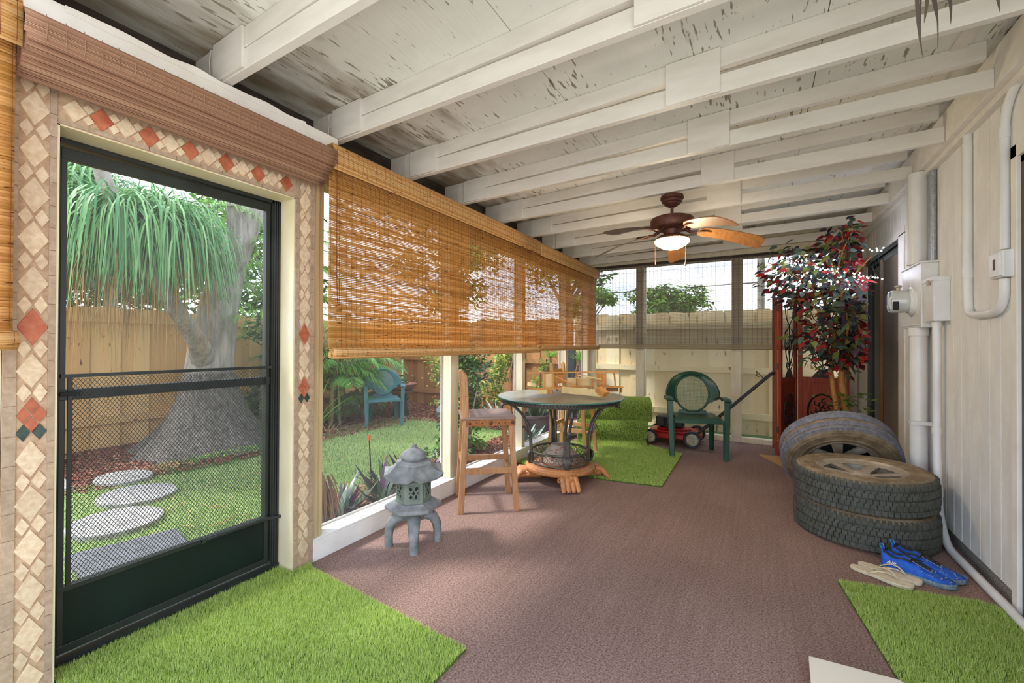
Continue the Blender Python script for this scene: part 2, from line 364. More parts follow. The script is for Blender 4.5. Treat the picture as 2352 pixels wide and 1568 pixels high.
def tile_column(name, yc, bw, yb0, yb1, per, zred, ztop, bl, hw):
    m = MB(); m.box(-2.28, -2.15, yb0, yb1, -.01, ztop)
    z = 0.0
    while z < ztop - .01:
        h = random.uniform(.8, 1.1) * bl; z1 = min(z + h, ztop); bordertile(m, yb0, yc - bw, z, z1); z = z1
    z = 0.0
    while z < ztop - .01:
        h = random.uniform(.8, 1.1) * bl; z1 = min(z + h, ztop); bordertile(m, yc + bw, yb1, z, z1); z = z1
    hb, hs = per * .415, per * .228
    k0 = int((zred - 0) / per)
    for k in range(-k0, int((ztop - zred) / per) + 1):
        z = zred + k * per
        if z - hb < 0 or z + hb > ztop: continue
        if k == -2:   # inset: four red tiles over two green ones
            for dy, dz, mi in ((0, .52, 3), (-.5, 0, 3), (.5, 0, 3), (0, -.52, 3), (-.5, -.95, 4), (.5, -.95, 4)):
                diamond(m, (yc + dy*hw, z + dz*hb), hw*.46, hb*.46, mi)
        else: diamond(m, (yc, z), hw, hb, 3 if k == 0 else 2)
        for s in (-1, 1):
            if z + per/2 + hs < ztop and k != -3: diamond(m, (yc + s*hw*.5, z + per/2), hw*.48, hs*.95, 2)
    return m.build(name, TM, kind='structure')
tile_column('wall_left', .452, .035, .385, .507, .150, 1.272, 2.14, .095, .0385)
tile_column('wall_left.001', 1.4625, .033, 1.405, 1.521, .1445, 1.268, 2.14, .085, .0345)
m = MB(); m.box(-2.28, -2.15, .507, 1.405, 1.995, 2.14)
y = .507
while y < 1.40:
    w = min(random.uniform(.07, .13), 1.405 - y); bordertile(m, y, y + w, 1.997, 2.014); bordertile(m, y, y + w, 2.104, 2.138); y += w
for k in range(6):
    y = .623 + k * .1459; diamond(m, (y, 2.058), .036, .045, 3)
    if k < 5:
        diamond(m, (y + .073, 2.058), .034, .043, 2)
        for s in (-1, 1):
            diamond(m, (y + .0365, 2.058 + s*.021), .0165, .020, 2); diamond(m, (y + .1095, 2.058 + s*.021), .0165, .020, 2)
diamond(m, (.55, 2.058), .034, .043, 2)
for s in (-1, 1): diamond(m, (.5865, 2.058 + s*.021), .0165, .020, 2)
m.build('wall_left.002', TM, kind='structure')
# post at the far left and the strip beside the tile
m = MB(); m.box(-2.28, -2.152, .10, .383, 0, 2.28); m.build('trim_6', M_['cream'], kind='structure')
# cream reveal round the door
m = MB(); m.box(-2.34, -2.1502, 1.398, 1.4055, .0, 2.0); m.box(-2.34, -2.1502, .506, 1.4055, 1.99, 1.9962); m.box(-2.34, -2.1502, .506, .5135, .0, 2.0)
m.build('trim_7', M_['cream'], kind='structure')

# ---------------- screen door ----------------
XD = -2.28
d = empty('door_1', (XD, .96, 0)); d['kind'] = 'structure'
bz = M_['bronze']
m = MB()   # fixed frame
m.box(XD-.045, XD+.012, .5135, .545, .02, 1.99); m.box(XD-.045, XD+.012, 1.352, 1.398, .02, 1.99); m.box(XD-.045, XD+.012, .5135, 1.398, 1.972, 1.99)
m.box(XD-.05, XD+.02, .5135, 1.398, 0, .03)
for y in (1.36, 1.372, 1.384): m.box(XD+.012, XD+.018, y, y+.006, .02, 1.985)
m.build('door_frame', bz, d, world=True)
m = MB()   # leaf
m.box(XD-.03, XD+.002, .548, .566, .05, 1.955); m.box(XD-.03, XD+.002, 1.325, 1.348, .05, 1.955)
m.hexa([(XD-.03, .548, 1.915), (XD+.004, .548, 1.915), (XD+.004, 1.348, 1.93), (XD-.03, 1.348, 1.93), (XD-.03, .548, 1.958), (XD+.004, .548, 1.958), (XD+.004, 1.348, 1.968), (XD-.03, 1.348, 1.968)])
m.box(XD-.03, XD+.006, .548, 1.348, 1.0, 1.04); m.box(XD-.03, XD+.004, .548, 1.348, .275, .295); m.box(XD-.03, XD+.004, .548, 1.348, .045, .075)
m.build('leaf_frame', bz, d, world=True, bevel=.002)
m = MB(); m.box(XD-.02, XD-.004, .56, 1.34, .07, .28); m.build('kick_panel', M_['green_panel'], d, world=True)
m = MB(); m.tube([(XD+.022, 1.02, .292), (XD+.022, 1.10, .292)], .006, 8); m.tube([(XD+.022, 1.10, .292), (XD+.022, 1.33, .292)], .011, 10)
m.beam((XD+.022, 1.33, .292), (XD+.03, 1.43, .278), .012, .014); m.box(XD+.004, XD+.03, 1.02, 1.035, .282, .302)
m.build('door_closer', M_['bronze'], d, world=True, smooth=40)
m = MB(); m.box(XD+.004, XD+.03, .545, .60, 1.018, 1.032); m.build('handle', M_['black'], d, world=True, bevel=.002)
# expanded metal guard in its own slim frame
gr = MB(); gy0, gy1, gz0, gz1 = .582, 1.322, .298, 1.085
gr.box(XD+.004, XD+.014, gy0-.012, gy0, gz0, gz1+.01); gr.box(XD+.004, XD+.014, gy1, gy1+.008, gz0, gz1+.01); gr.box(XD+.004, XD+.016, .55, gy1+.03, gz1, gz1+.014)
gr.build('guard_frame', bz, d, world=True)
cw, ch = .0068, .0098
nz_ = int((gz1 - gz0) / ch); ny_ = int((gy1 - gy0) / cw)
V = []; F = []
for j in range(ny_ + 1):
    yc = gy0 + j * cw; t_ = .0010; base = len(V); sgn = 1 if j % 2 else -1
    for i in range(nz_ + 1):
        y = min(max(yc + sgn * cw / 2 * (1 if i % 2 else -1), gy0), gy1); z = gz0 + i * ch
        V += [(XD+.008, y - t_, z), (XD+.008, y + t_, z), (XD+.0095, y + t_, z), (XD+.0095, y - t_, z)]
    for i in range(nz_):
        a = base + i*4; F += [(a + k, a + (k+1) % 4, a + 4 + (k+1) % 4, a + 4 + k) for k in range(4)]
npmesh('guard_mesh', V, F, M_['bronze'], parent=d, world=True)
M_['scrn'] = mat('insect_screen', '#8b8f8c', rough=.8, alpha=.10)
m = MB(); m.box(XD-.016, XD-.0155, .56, 1.33, .29, 1.93); m.build('insect_screen', M_['scrn'], d, world=True)

# ---------------- left screened wall ----------------
m = MB(); m.box(-2.175, -2.15, 1.525, 6.08, 0, .112); m.box(-2.30, -2.1502, 1.525, 6.08, .112, .126); m.box(-2.30, -2.175, 1.525, 6.08, -.05, .112)
m.build('baseboard_left', M_['white'], kind='structure', bevel=.003)
for k, (y0, y1, mt) in enumerate(((1.53, 1.566, 'post'), (1.568, 1.602, 'post'), (2.785, 2.893, 'postw'), (4.0, 4.068, 'postw'), (5.19, 5.272, 'postw'), (6.0, 6.10, 'postw'))):
    m = MB(); m.box(-2.27, -2.18 + (.012 if k == 0 else 0), y0, y1, .126, 2.15); m.build('wall_left.%03d' % (k + 3), M_[mt], kind='structure', bevel=.002)
for k, (y0, y1) in enumerate(((1.602, 2.785), (2.893, 4.0), (4.068, 5.19), (5.272, 6.0))):
    w = empty('window_%d' % (k + 1), (-2.25, (y0 + y1)/2, .13)); w['kind'] = 'structure'
    m = MB(); m.box(-2.2705, -2.266, y0, y1, .126, 2.15); m.build('insect_screen', M_['scrn'], w, world=True)
    m = MB(); m.box(-2.275, -2.268, y0, y0+.012, .126, 2.15); m.box(-2.275, -2.268, y1-.012, y1, .126, 2.15); m.box(-2.275, -2.268, y0, y1, .126, .138); m.build('window_frame', M_['white'], w, world=True)

# ---------------- far wall ----------------
m = MB(); m.box(-2.18, 1.04, 6.10, 6.20, 0, .062); m.box(-2.18, 1.04, 6.10, 6.20, 2.31, 2.54); m.hexa([(-2.18, 6.10, 2.54), (1.04, 6.10, 2.54), (1.04, 6.2, 2.54), (-2.18, 6.2, 2.54), (-2.18, 6.10, 2.553), (1.04, 6.10, 2.668), (1.04, 6.2, 2.668), (-2.18, 6.2, 2.553)]); m.box(-2.10, 1.0, 6.085, 6.10, 2.29, 2.40)
m.build('wall_back', M_['postw'], kind='structure', bevel=.003)
for k, (x0, x1) in enumerate(((-2.27, -2.115), (-1.502, -1.396), (-.304, -.192), (.80, .955), (.965, 1.04))):
    m = MB(); m.box(x0, x1, 6.10, 6.19, .062, 2.31)
    if k in (1, 2): m.box(x1 + .0, x1 + .012, 6.15, 6.21, .50, 2.31)
    m.build('wall_back.%03d' % (k + 1), M_['postw'], kind='structure', bevel=.002)
for k, (x0, x1) in enumerate(((-2.115, -1.502), (-1.396, -.304), (-.192, .80))):
    w = empty('window_%d' % (k + 5), ((x0 + x1)/2, 6.18, .1)); w['kind'] = 'structure'
    m = MB(); m.box(x0, x1, 6.185, 6.1855, .062, 2.31); m.build('insect_screen', M_['scrn'], w, world=True)

# ---------------- house wall ----------------
m = MB()
ys = 2.79
m.box(XR, XR + .1, 2.88, 4.61, .075, 2.7)     # backing
y = 2.90
while y < 4.60:
    w = .112 if int(round((y - 2.90) / .116)) % 3 else .118
    m.box(XR - .012, XR + .001, y + .003, min(y + w, 4.61), .075, 2.44); y += w + .0045
m.build('wall_right', M_['siding'], kind='structure', bevel=.0015)
m = MB(); m.box(XR, XR+.1, 1.2, 2.89, 2.10, 2.7); m.box(XR-.012, XR+.001, 1.2, 2.90, 2.13, 2.44); m.build('wall_right.002', M_['siding'], kind='structure')
m = MB(); m.box(XR, XR+.1, 4.61, 6.3, 2.14, 2.7)
y = 4.61
while y < 6.08: m.box(XR - .012, XR + .001, y + .002, min(y + .112, 6.09), 2.15, 2.44); y += .115
m.build('wall_right.001', M_['siding'], kind='structure', bevel=.0015)
M_['conc'] = mat('rough_concrete', '#a8a39b', '#5a5650', scale=(160, 160, 160), lo=.4, hi=.6, rough=.9, bump=.6, bscale=(200, 200, 200))
m = MB(); m.box(XR - .002, XR + .1, 2.88, 4.6, -.02, .08); m.build('baseboard_right', M_['conc'], kind='structure')
m = MB(); m.box(XR-.02, XR+.02, 2.85, 2.905, -.01, 2.15); m.box(XR-.02, XR+.02, 1.2, 2.905, 2.09, 2.15); m.build('trim_8', M_['white'], kind='structure', bevel=.003)
dd = empty('door_2', (1.05, 2.3, 0)); dd['kind'] = 'structure'
m = MB(); m.box(XR-.005, XR+.03, 2.815, 2.85, .0, 2.10); m.box(XR-.005, XR+.03, 1.3, 2.85, 2.06, 2.10); m.build('door_frame', mat('bronze_brown', '#4a4237', '#3a332b', scale=(5, 5, 5), rough=.5), dd, world=True)
M_['stuccod'] = mat('dark_olive_panel', '#57513f', '#474233', scale=(4, 4, 3), rough=.7)
m = MB(); m.box(XR+.01, XR+.02, 1.3, 2.815, .0, 2.06); m.build('door_panel', M_['stuccod'], dd, world=True)
# slider at the far end
sd = empty('door_3', (1.05, 5.4, 0)); sd['kind'] = 'structure'
m = MB(); m.box(XR-.012, XR+.06, 4.79, 6.085, 2.095, 2.135); m.box(XR-.0, XR+.06, 5.96, 6.085, 0, 2.1); m.box(XR-.012, XR+.06, 4.79, 6.085, 0, .03)
for z in (2.05, 2.07): m.box(XR-.006, XR+.02, 4.80, 6.05, z, z+.008)
m.build('door_frame', M_['bronze'], sd, world=True)
m = MB(); m.box(XR+.02, XR+.024, 5.33, 6.0, .03, 2.1); m.build('glass', M_['glass_dark'], sd, world=True)
m = MB(); m.box(XR+.03, XR+.06, 4.7, 6.3, 0, 2.14); m.build('inner_panel', mat('dark_wood_jamb', '#3a2a20', '#2a1d15', scale=(40, 40, 2), rough=.5), sd, world=True)
m = MB(); m.box(XR-.008, XR+.016, 5.36, 5.47, .02, 2.06); m.build('door_stile', mat('honey_wood', '#a87c48', '#956a3a', scale=(60, 60, 3), rough=.4), sd, world=True)
m = MB(); m.box(XR-.010, XR+.004, 4.79, 5.335, .03, 2.045); m.build('screen_panel', mat('taupe_mesh', '#7d6f60', '#6c5f51', scale=(3, 3, 1), rough=.9), sd, world=True)
m = MB(); m.box(XR-.013, XR+.006, 5.31, 5.335, .02, 2.06); m.box(XR-.013, XR+.006, 4.785, 4.80, .02, 2.06); m.box(XR-.013, XR+.006, 4.785, 5.335, 2.02, 2.06); m.build('screen_frame', M_['bronze'], sd, world=True)
m = MB(); m.box(XR-.02, XR+.03, 4.61, 4.785, .0, 2.15); m.box(XR-.02, XR+.03, 4.61, 6.09, 2.135, 2.20); m.build('trim_9', M_['white'], kind='structure', bevel=.003)
# ---------------- blinds ----------------
def arc_path(pts, step):
    """resample polyline pts at equal steps -> positions and tangents"""
    P = np.array(pts, float); d = np.linalg.norm(np.diff(P, axis=0), axis=1); s = np.r_[0, np.cumsum(d)]
    t = np.arange(step/2, s[-1], step); out = np.stack([np.interp(t, s, P[:, k]) for k in range(2)], 1)
    o2 = np.stack([np.interp(np.minimum(t + step*.4, s[-1]), s, P[:, k]) for k in range(2)], 1)
    o1 = np.stack([np.interp(np.maximum(t - step*.4, 0), s, P[:, k]) for k in range(2)], 1)
    T = o2 - o1; T /= np.linalg.norm(T, axis=1)[:, None] + 1e-9
    return out, T
def slat_mesh(name, mats, path, pitch, l0, l1, seg, fill, axis, parent, th=.0011, bow=None, jit=.0):
    """woven slats laid along path (depth, z), spanning l0..l1 along the other axis. fill(l) -> (lo, hi) fraction of pitch"""
    P, T = arc_path(path, pitch); n = len(P); S = max(2, int((l1 - l0) / seg)); L = np.linspace(l0, l1, S + 1)
    lo, hi = np.vectorize(fill)(L)
    hw = pitch * .5 * (lo[None] + (hi - lo)[None] * np.random.rand(n, S + 1) ** .7)
    hw += pitch * .03 * np.random.randn(n, 1)
    hw = np.minimum(hw, pitch * .56)
    off = np.random.randn(n, 1) * pitch * .03 + jit * np.random.randn(n, S + 1) * pitch
    D = np.zeros((n, S + 1)) if bow is None else np.vectorize(bow)(L)[None].repeat(n, 0)
    nx, nz_ = -T[:, 1], T[:, 0]
    V = np.zeros((n, S + 1, 4, 3)); ai, di = (1, 0) if axis == 'y' else (0, 1)
    for q, (a, b) in enumerate(((-1, -1), (1, -1), (1, 1), (-1, 1))):
        V[:, :, q, di] = P[:, None, 0] + D + T[:, None, 0] * (a*hw + off) + nx[:, None] * b*th/2
        V[:, :, q, 2] = P[:, None, 1] + T[:, None, 1] * (a*hw + off) + nz_[:, None] * b*th/2
        V[:, :, q, ai] = L[None]
    base = (np.arange(n)[:, None] * (S + 1) + np.arange(S)[None]) * 4
    F = np.stack([np.stack([base + q, base + (q+1) % 4, base + 4 + (q+1) % 4, base + 4 + q], -1) for q in range(4)], 2).reshape(-1, 4)
    e0 = np.arange(n) * (S + 1) * 4; e1 = e0 + S*4
    F = np.concatenate([F, np.stack([e0+3, e0+2, e0+1, e0], 1), np.stack([e1, e1+1, e1+2, e1+3], 1)])
    return npmesh(name, V, F, mats, parent=parent, world=True)
def thread_mesh(name, mt, path, ls, axis, parent, w=.0014, out=.0015, bow=None):
    P, T = arc_path(path, .02); m = MB()
    for l in ls:
        bo = bow(l) if bow else 0
        for sdx in (out, -out):
            pts = [((p[0] + sdx + bo, l, p[1]) if axis == 'y' else (l, p[0] - sdx, p[1])) for p in P]
            m.tube(pts, w/2, 4, caps=False)
    return m.build(name, mt, parent, world=True, kind='stuff')
M_['bamboo'] = mat('bamboo_slats', '#cb954c', '#efc27f', mix='island', lo=0, hi=1, c3='#dfaa62', rough=.5, trans=.55, spec=.3)
M_['bamboo'].name = 'bamboo_slats'
def knots(mm, col='#7a3f12', sc=(3, 14, 110), lo=.64, hi=.70):
    t = mm.node_tree; n = t.nodes; l = t.links.new; b = n['Principled BSDF']; src = b.inputs['Base Color'].links[0].from_socket
    tcn = n.new('ShaderNodeTexCoord'); mp = n.new('ShaderNodeMapping'); l(tcn.outputs['Object'], mp.inputs[0]); mp.inputs['Scale'].default_value = sc
    w = n.new('ShaderNodeTexNoise'); w.inputs['Scale'].default_value = 1; w.inputs['Detail'].default_value = 2; l(mp.outputs[0], w.inputs[0])
    rp = n.new('ShaderNodeValToRGB'); l(w.outputs['Fac'], rp.inputs[0]); rp.color_ramp.elements[0].position = lo; rp.color_ramp.elements[1].position = hi
    mx = n.new('ShaderNodeMix'); mx.data_type = 'RGBA'; l(rp.outputs[0], mx.inputs[0]); l(src, mx.inputs[6]); mx.inputs[7].default_value = lin(col)
    for lk in list(src.links): 
        if lk.to_node != mx: l(mx.outputs[2], lk.to_socket)
knots(M_['bamboo'])
M_['thread'] = mat('brown_thread', '#6b3714', rough=.9)
M_['bamboo2'] = mat('bamboo_bundle', '#cf9450', '#eabf84', mix='island', lo=0, hi=1, rough=.5, trans=.15); knots(M_['bamboo2'])

def orange_blind(loc, y0, y1, ztop, zbot, fill, label, group, vh=.14, xb=-2.045, bow=None, cord=True):
    t = empty('bamboo_blind', loc, label=label, cat='blind', group=group)
    body = [(xb, ztop - .01), (xb, zbot + .075), (xb + .012, zbot + .05)]
    slat_mesh('slats', M_['bamboo'], body, .0098, y0, y1, .028, fill, 'y', t, bow=bow)
    x = xb + .012
    fold = [(x, zbot + .05), (x + .028, zbot + .035), (x + .034, zbot + .018), (x + .010, zbot + .001), (x - .008, zbot + .012), (x + .004, zbot + .040), (x + .036, zbot + .052), (x + .046, zbot + .032), (x + .034, zbot + .004), (x + .014, zbot - .006)]
    slat_mesh('bottom_fold', M_['bamboo2'], fold, .0085, y0 - .008, y1 + .005, .05, lambda l: (.92, 1.0), 'y', t)
    val = [(xb - .02, ztop), (xb + .035, ztop + .002), (xb + .045, ztop - .02), (xb + .048, ztop - vh*.6), (xb + .040, ztop - vh)]
    v = slat_mesh('valance', M_['bamboo2'], val, .0098, y0 - .012, y1 + .006, .05, lambda l: (.90, .99), 'y', t)
    ls = []
    y = y0 + .012
    while y < y1: ls.append(y); y += .0345 + random.uniform(-.003, .003)
    thread_mesh('thread_weave', M_['thread'], body, ls, 'y', t, bow=bow); thread_mesh('thread_weave', M_['thread'], fold, ls, 'y', t); thread_mesh('thread_weave', M_['thread'], val[1:], ls, 'y', t, out=.0018)
    if cord:
        m = MB(); yy = y0 + .03
        m.tube([(xb+.02, yy, ztop - .1), (xb+.022, yy + .002, 1.6), (xb+.024, yy + .006, 1.44), (xb+.024, yy + .016, 1.43), (xb+.022, yy + .02, 1.6), (xb+.02, yy+.018, ztop - .1)], .0018, 5)
        m.build('pull_cord', M_['thread'], t, world=True, smooth=60)
    return t
def fillA(l):
    if l < 2.86: return (.72, 1.06)
    if l < 3.02: return (.50, .70)
    return (.62, .95)
orange_blind((-2.045, 2.86, 2.30), 1.537, 4.075, 2.308, 1.138, fillA, 'long orange bamboo roman blind hanging left of the seam beside the tiled door', 'orange bamboo blinds on the screened wall', bow=lambda l: .006*sin(l*3.1))
orange_blind((-2.045, 5.0, 2.29), 4.09, 5.99, 2.296, 1.152, lambda l: (.60, .92), 'shorter orange bamboo roman blind between the long one and the far corner', 'orange bamboo blinds on the screened wall', bow=lambda l: .006*sin(l*2.7), cord=False)
orange_blind((-2.03, .25, 2.3), .06, .386, 2.30, 1.20, lambda l: (.85, 1.08), 'narrow strip of orange bamboo blind at the photo edge left of the tiles', 'orange bamboo blinds on the screened wall', xb=-2.04, vh=.16)

# brown woven shade pulled up above the door
M_['brownw'] = mat('brown_woven_shade', '#84604a', '#a98467', mix='island', lo=0, hi=1, c3='#946d54', rough=.85)
t = empty('rolled_shade', (-2.05, .96, 2.25), label='tan woven roman shade drawn up in folds above the tiled screen door', cat='blind')
val = [(-2.06, 2.272), (-2.0, 2.274), (-1.982, 2.262), (-1.975, 2.240), (-1.976, 2.218), (-1.986, 2.195)]
slat_mesh('valance', M_['brownw'], val, .0048, .392, 1.535, .05, lambda l: (.75, .97), 'y', t)
fold = []
for k in range(8):
    x = -1.985 - .0145*k; zb = 2.172 - .0125*k
    fold += [(x, 2.215 - .004*k), (x + .002, zb + .014), (x - .004, zb + .001), (x - .010, zb + .010), (x - .011, 2.205 - .006*k)]
slat_mesh('folds', M_['brownw'], fold, .0052, .398, 1.525, .05, lambda l: (.8, 1.0), 'y', t)
m = MB()
y = .44
while y < 1.52:
    m.tube([(-1.985 - .0145*k*.0 + .0015, y, z) for k, z in enumerate((2.272, 2.262))] + [(-1.973, y, 2.235), (-1.974, y, 2.205), (-1.986, y, 2.18)], .0012, 4); y += .045
m.build('thread_weave', mat('tan_thread', '#8f7058', rough=.9), t, world=True)
m = MB(); m.box(-2.14, -2.0, .40, 1.52, 2.245, 2.268); m.build('head_rail', M_['dark'], t, world=True)

# grey see-through shade on the far wall
M_['greyslat'] = mat('grey_reed', '#7d746c', '#a3988c', mix='island', lo=0, hi=1, rough=.8, trans=.3)
t = empty('woven_shade', (-.8, 6.03, 2.25), label='grey see-through reed shade on the far screened wall', cat='blind')
body = [(6.035, 2.33), (6.035, 1.19)]
slat_mesh('slats', M_['greyslat'], body, .0066, -2.09, .93, .09, lambda l: (.50, .64), 'x', t, th=.0008)
slat_mesh('bottom_fold', mat('pale_reed', '#a8987c', '#c0b193', mix='island', lo=0, hi=1, rough=.8, trans=.3), [(6.03, 1.225), (6.012, 1.222), (6.008, 1.17), (6.02, 1.165)], .0066, -2.10, .93, .09, lambda l: (.8, .98), 'x', t, th=.0008)
thread_mesh('thread_weave', mat('dark_thread', '#3c332e', rough=.9), [(6.035, 2.33), (6.035, 1.19)], [-2.08 + .0515*k for k in range(58)], 'x', t, w=.002)
m = MB(); m.box(-2.10, .95, 6.03, 6.085, 2.315, 2.345); m.build('head_rail', M_['dark'], t, world=True)
# ---------------- furniture materials ----------------
M_['wood'] = mat('oiled_wood', '#b98a5e', '#94653e', scale=(60, 60, 6), rough=.5, lo=.3, hi=.7, bump=.15, bscale=(90, 90, 8), bdist=.002)
M_['woodseat'] = mat('weathered_seat', '#93796a', '#7a6052', scale=(8, 40, 40), rough=.55)
M_['leather'] = mat('rusty_band', '#a9692f', '#7d4a24', scale=(60, 60, 60), rough=.6)
M_['rust'] = mat('rust_stud', '#5a3a2c', rough=.6, metal=.3)
M_['pine'] = mat('pine_light', '#c99a63', '#b07f48', scale=(50, 50, 6), rough=.5)
M_['pinep'] = mat('pine_pale', '#e0c890', '#d2b478', scale=(20, 20, 8), rough=.5)
M_['pineo'] = mat('pine_orange', '#c98f4c', '#b57a3a', scale=(40, 40, 8), rough=.5)
M_['iron'] = mat('weathered_iron', '#4d4f4b', '#6b6257', scale=(60, 60, 60), rough=.45, metal=.45, bump=.3, bscale=(150, 150, 150), bdist=.002)
M_['glass_top'] = mat('dusty_glass', '#6f7468', '#8e8470', scale=(5, 9, 5), rough=.35, spec=.6)
M_['glass_edge'] = mat('glass_edge', '#2c6b62', rough=.15, spec=.8)
M_['carved'] = mat('carved_wood', '#b5713a', '#c99063', scale=(50, 50, 50), rough=.4, bump=.2, bscale=(120, 120, 120), bdist=.002)
M_['bowl'] = mat('peeling_bowl', '#b7a595', '#a4654a', scale=(22, 22, 40), lo=.55, hi=.62, rough=.7, bump=.3)
M_['stone'] = mat('grey_stone', '#8e8e8d', '#666c6c', scale=(14, 14, 14), rough=.85, bump=.6, bscale=(120, 120, 120), bdist=.004)
M_['stoneg'] = mat('green_grey_stone', '#7b8474', '#67706a', scale=(14, 14, 14), rough=.85, bump=.5, bscale=(120, 120, 120), bdist=.004)

def stool(loc, rz, label, group, w1, w2, w3, curved=False):
    t = empty('counter_stool', loc, rz, label, 'stool', group)
    wy = .195
    for s in (-1, 1):     # back posts
        m = MB(); P = [(0, s*wy, 0), (.035, s*(wy - .012), .66), (.032, s*(wy - .012), .84), (.018, s*(wy - .01), 1.0)]
        for a, b in zip(P, P[1:]): m.beam(a, b, .034, .042, (1, 0, 0))
        m.sphere((.017, s*(wy - .01), 1.0), (.02, .018, .018), 8, 6); m.build('back_post', w1, t, bevel=.003)
        m = MB(); m.beam((.41, s*wy, 0), (.365, s*(wy - .02), .655), .036, .040, (1, 0, 0)); m.build('leg', w1, t, bevel=.003)
        m = MB(); m.beam((.02, s*(wy - .004), .30), (.39, s*(wy - .008), .30), .03, .042); m.build('side_stretcher', w1, t, bevel=.002)
    m = MB(); m.beam((.385, -wy, .26), (.385, wy, .26), .03, .04); m.build('front_stretcher', w1, t, bevel=.002)
    m = MB(); m.beam((.018, -wy, .34), (.018, wy, .34), .03, .04); m.build('back_stretcher', w1, t, bevel=.002)
    m = MB(); m.box(.0, .40, -.205, .205, .668, .69); m.build('seat', w2, t, bevel=.006)
    m = MB(); m.box(.035, .395, -.203, -.185, .625, .668); m.box(.035, .395, .185, .203, .625, .668); m.box(.375, .397, -.2, .2, .625, .668); ap = m.build('apron', w3, t, bevel=.002)
    if not curved:
        for x, r in ((.06, .012), (.11, .005), (.15, .005), (.215, .014), (.275, .005), (.32, .005), (.375, .013)):
            m = MB(); m.sphere((x, -.203, .647), (r, .006, r), 10, 6); m.build('stud', M_['rust'], ap, smooth=60)
    if curved:
        rows = [[(.02 - .03*(1 - (q/6)**2) - (z-.8)*.08, q/6*.17, z) for q in range(-6, 7)] for z in (.77, .82, .86, .90, .94)]
        m = MB(); m.sheet(rows, .008); m.build('back_panel', w3, t, smooth=50)
    else:
        for z in (.76, .84, .92):
            m = MB(); m.beam((.036 - (z-.76)*.07, -.18, z), (.036 - (z-.76)*.07, .18, z), .014, .045); m.build('back_slat', w1, t, bevel=.002)
    return t
a39 = math.atan2(.262, .315)
A_ = Vector((-1.856, 2.494)); pn = Vector((-sin(a39), cos(a39))) * .195
stool((A_.x + pn.x, A_.y + pn.y, 0), a39, 'weathered wooden counter stool with studded seat band, beside the stone lantern', 'wooden counter stools', M_['wood'], M_['woodseat'], M_['leather'])
stool((-2.0, 4.47, 0), R(4), 'pale pine counter stool standing behind the round glass table', 'wooden counter stools', M_['pine'], M_['pinep'], M_['pineo'], True)

# ---------------- round glass table ----------------
TX, TY = -1.575, 3.62
t = empty('pedestal_table', (TX, TY, 0), 0, 'round glass-topped table on curved iron legs and carved wooden claw feet', 'table')
m = MB(); m.lathe([(0, .742), (.566, .742), (.57, .746), (.57, .751), (.566, .755), (0, .755)], 72)
gt = m.build('glass_top', [M_['glass_top']], t, smooth=30)
m = MB(); m.lathe([(.568, .7425), (.5735, .745), (.5735, .752), (.568, .7545)], 72); m.build('glass_edge', M_['glass_edge'], gt, smooth=30)
m = MB(); m.lathe([(.47, .700), (.515, .700), (.522, .712), (.515, .738), (.47, .740), (.465, .72), (.47, .700)], 72)
for k in range(120):
    a = 2*pi*k/120; m.tube([(.512*cos(a), .512*sin(a), .703), (.531*cos(a + .03), .531*sin(a + .03), .717), (.518*cos(a + .06), .518*sin(a + .06), .733)], .0065, 5)
m.build('rope_rim', M_['iron'], t, smooth=50)
m = MB(); m.lathe([(0, .700), (.47, .700), (.47, .712), (0, .712)], 48); m.build('top_plate', M_['iron'], t, smooth=30)
angs = [R(-54), R(-142), R(36), R(126)]
for a in angs:
    def P(r, s, z): return (r*cos(a) - s*sin(a), r*sin(a) + s*cos(a), z)
    m = MB()
    prof = [(.265, .16), (.27, .30), (.275, .40), (.30, .50), (.35, .59), (.42, .66), (.48, .692), (.525, .690), (.545, .665), (.54, .645)]
    for s in (-.018, .018):
        q = [P(r, s * (1 + 1.5 * max(0, z - .45)), z) for r, z in prof]
        m.tube(q, .0125, 8); m.sphere(q[-1], .016, 8, 6)
    m.beam(P(.272, 0, .16), P(.28, 0, .42), .03, .012, (cos(a), sin(a), 0))
    m.tube([P(.29, 0, .40), P(.315, 0, .44), P(.33, 0, .47), P(.345, 0, .475)], [.010, .009, .010, .014], 7)
    L_ = m.build('leg', M_['iron'], t, smooth=50)
    m = MB()   # shell ornament at the foot of the leg
    for k in range(-3, 4):
        b = k * .16; m.tube([P(.285, 0, .158), P(.300, .055*sin(b)*.6, .20), P(.292, .075*sin(b)*1.1, .235 + .02*cos(b)), P(.282, .05*sin(b), .262)], [.012, .011, .009, .004], 6)
    m.build('shell_ornament', M_['iron'], L_, smooth=60)
m = MB(); m.tube([(.255*cos(2*pi*k/60), .255*sin(2*pi*k/60), .262) for k in range(60)], .010, 8, closed=True); m.tube([(.255*cos(2*pi*k/60), .255*sin(2*pi*k/60), .165) for k in range(60)], .009, 8, closed=True)
for k in range(22):
    a0 = 2*pi*k/22; rr = .042; s = 1 if k % 2 else -1
    q = [(a0 + s*(rr - .0009*i*1.2)/.255*cos(.55*i + pi/2*0), .214 + (rr - .0009*i*1.2)*sin(.55*i) * 1.05) for i in range(22)]
    q = [(a0 + s*max(.006, rr - .0019*i)/.255*cos(.5*i), .214 + max(.006, rr - .0019*i)*sin(.5*i)) for i in range(20)]
    m.tube([(.255*cos(b), .255*sin(b), z) for b, z in q], .0034, 5)
m.build('scroll_basket', M_['iron'], t, smooth=50)
m = MB(); m.lathe([(0, .085), (.27, .085), (.285, .092), (.308, .098), (.315, .108), (.315, .128), (.305, .138), (.295, .140), (.29, .146), (.275, .152), (.0, .152)], 60); m.build('plinth', M_['carved'], t, smooth=35)
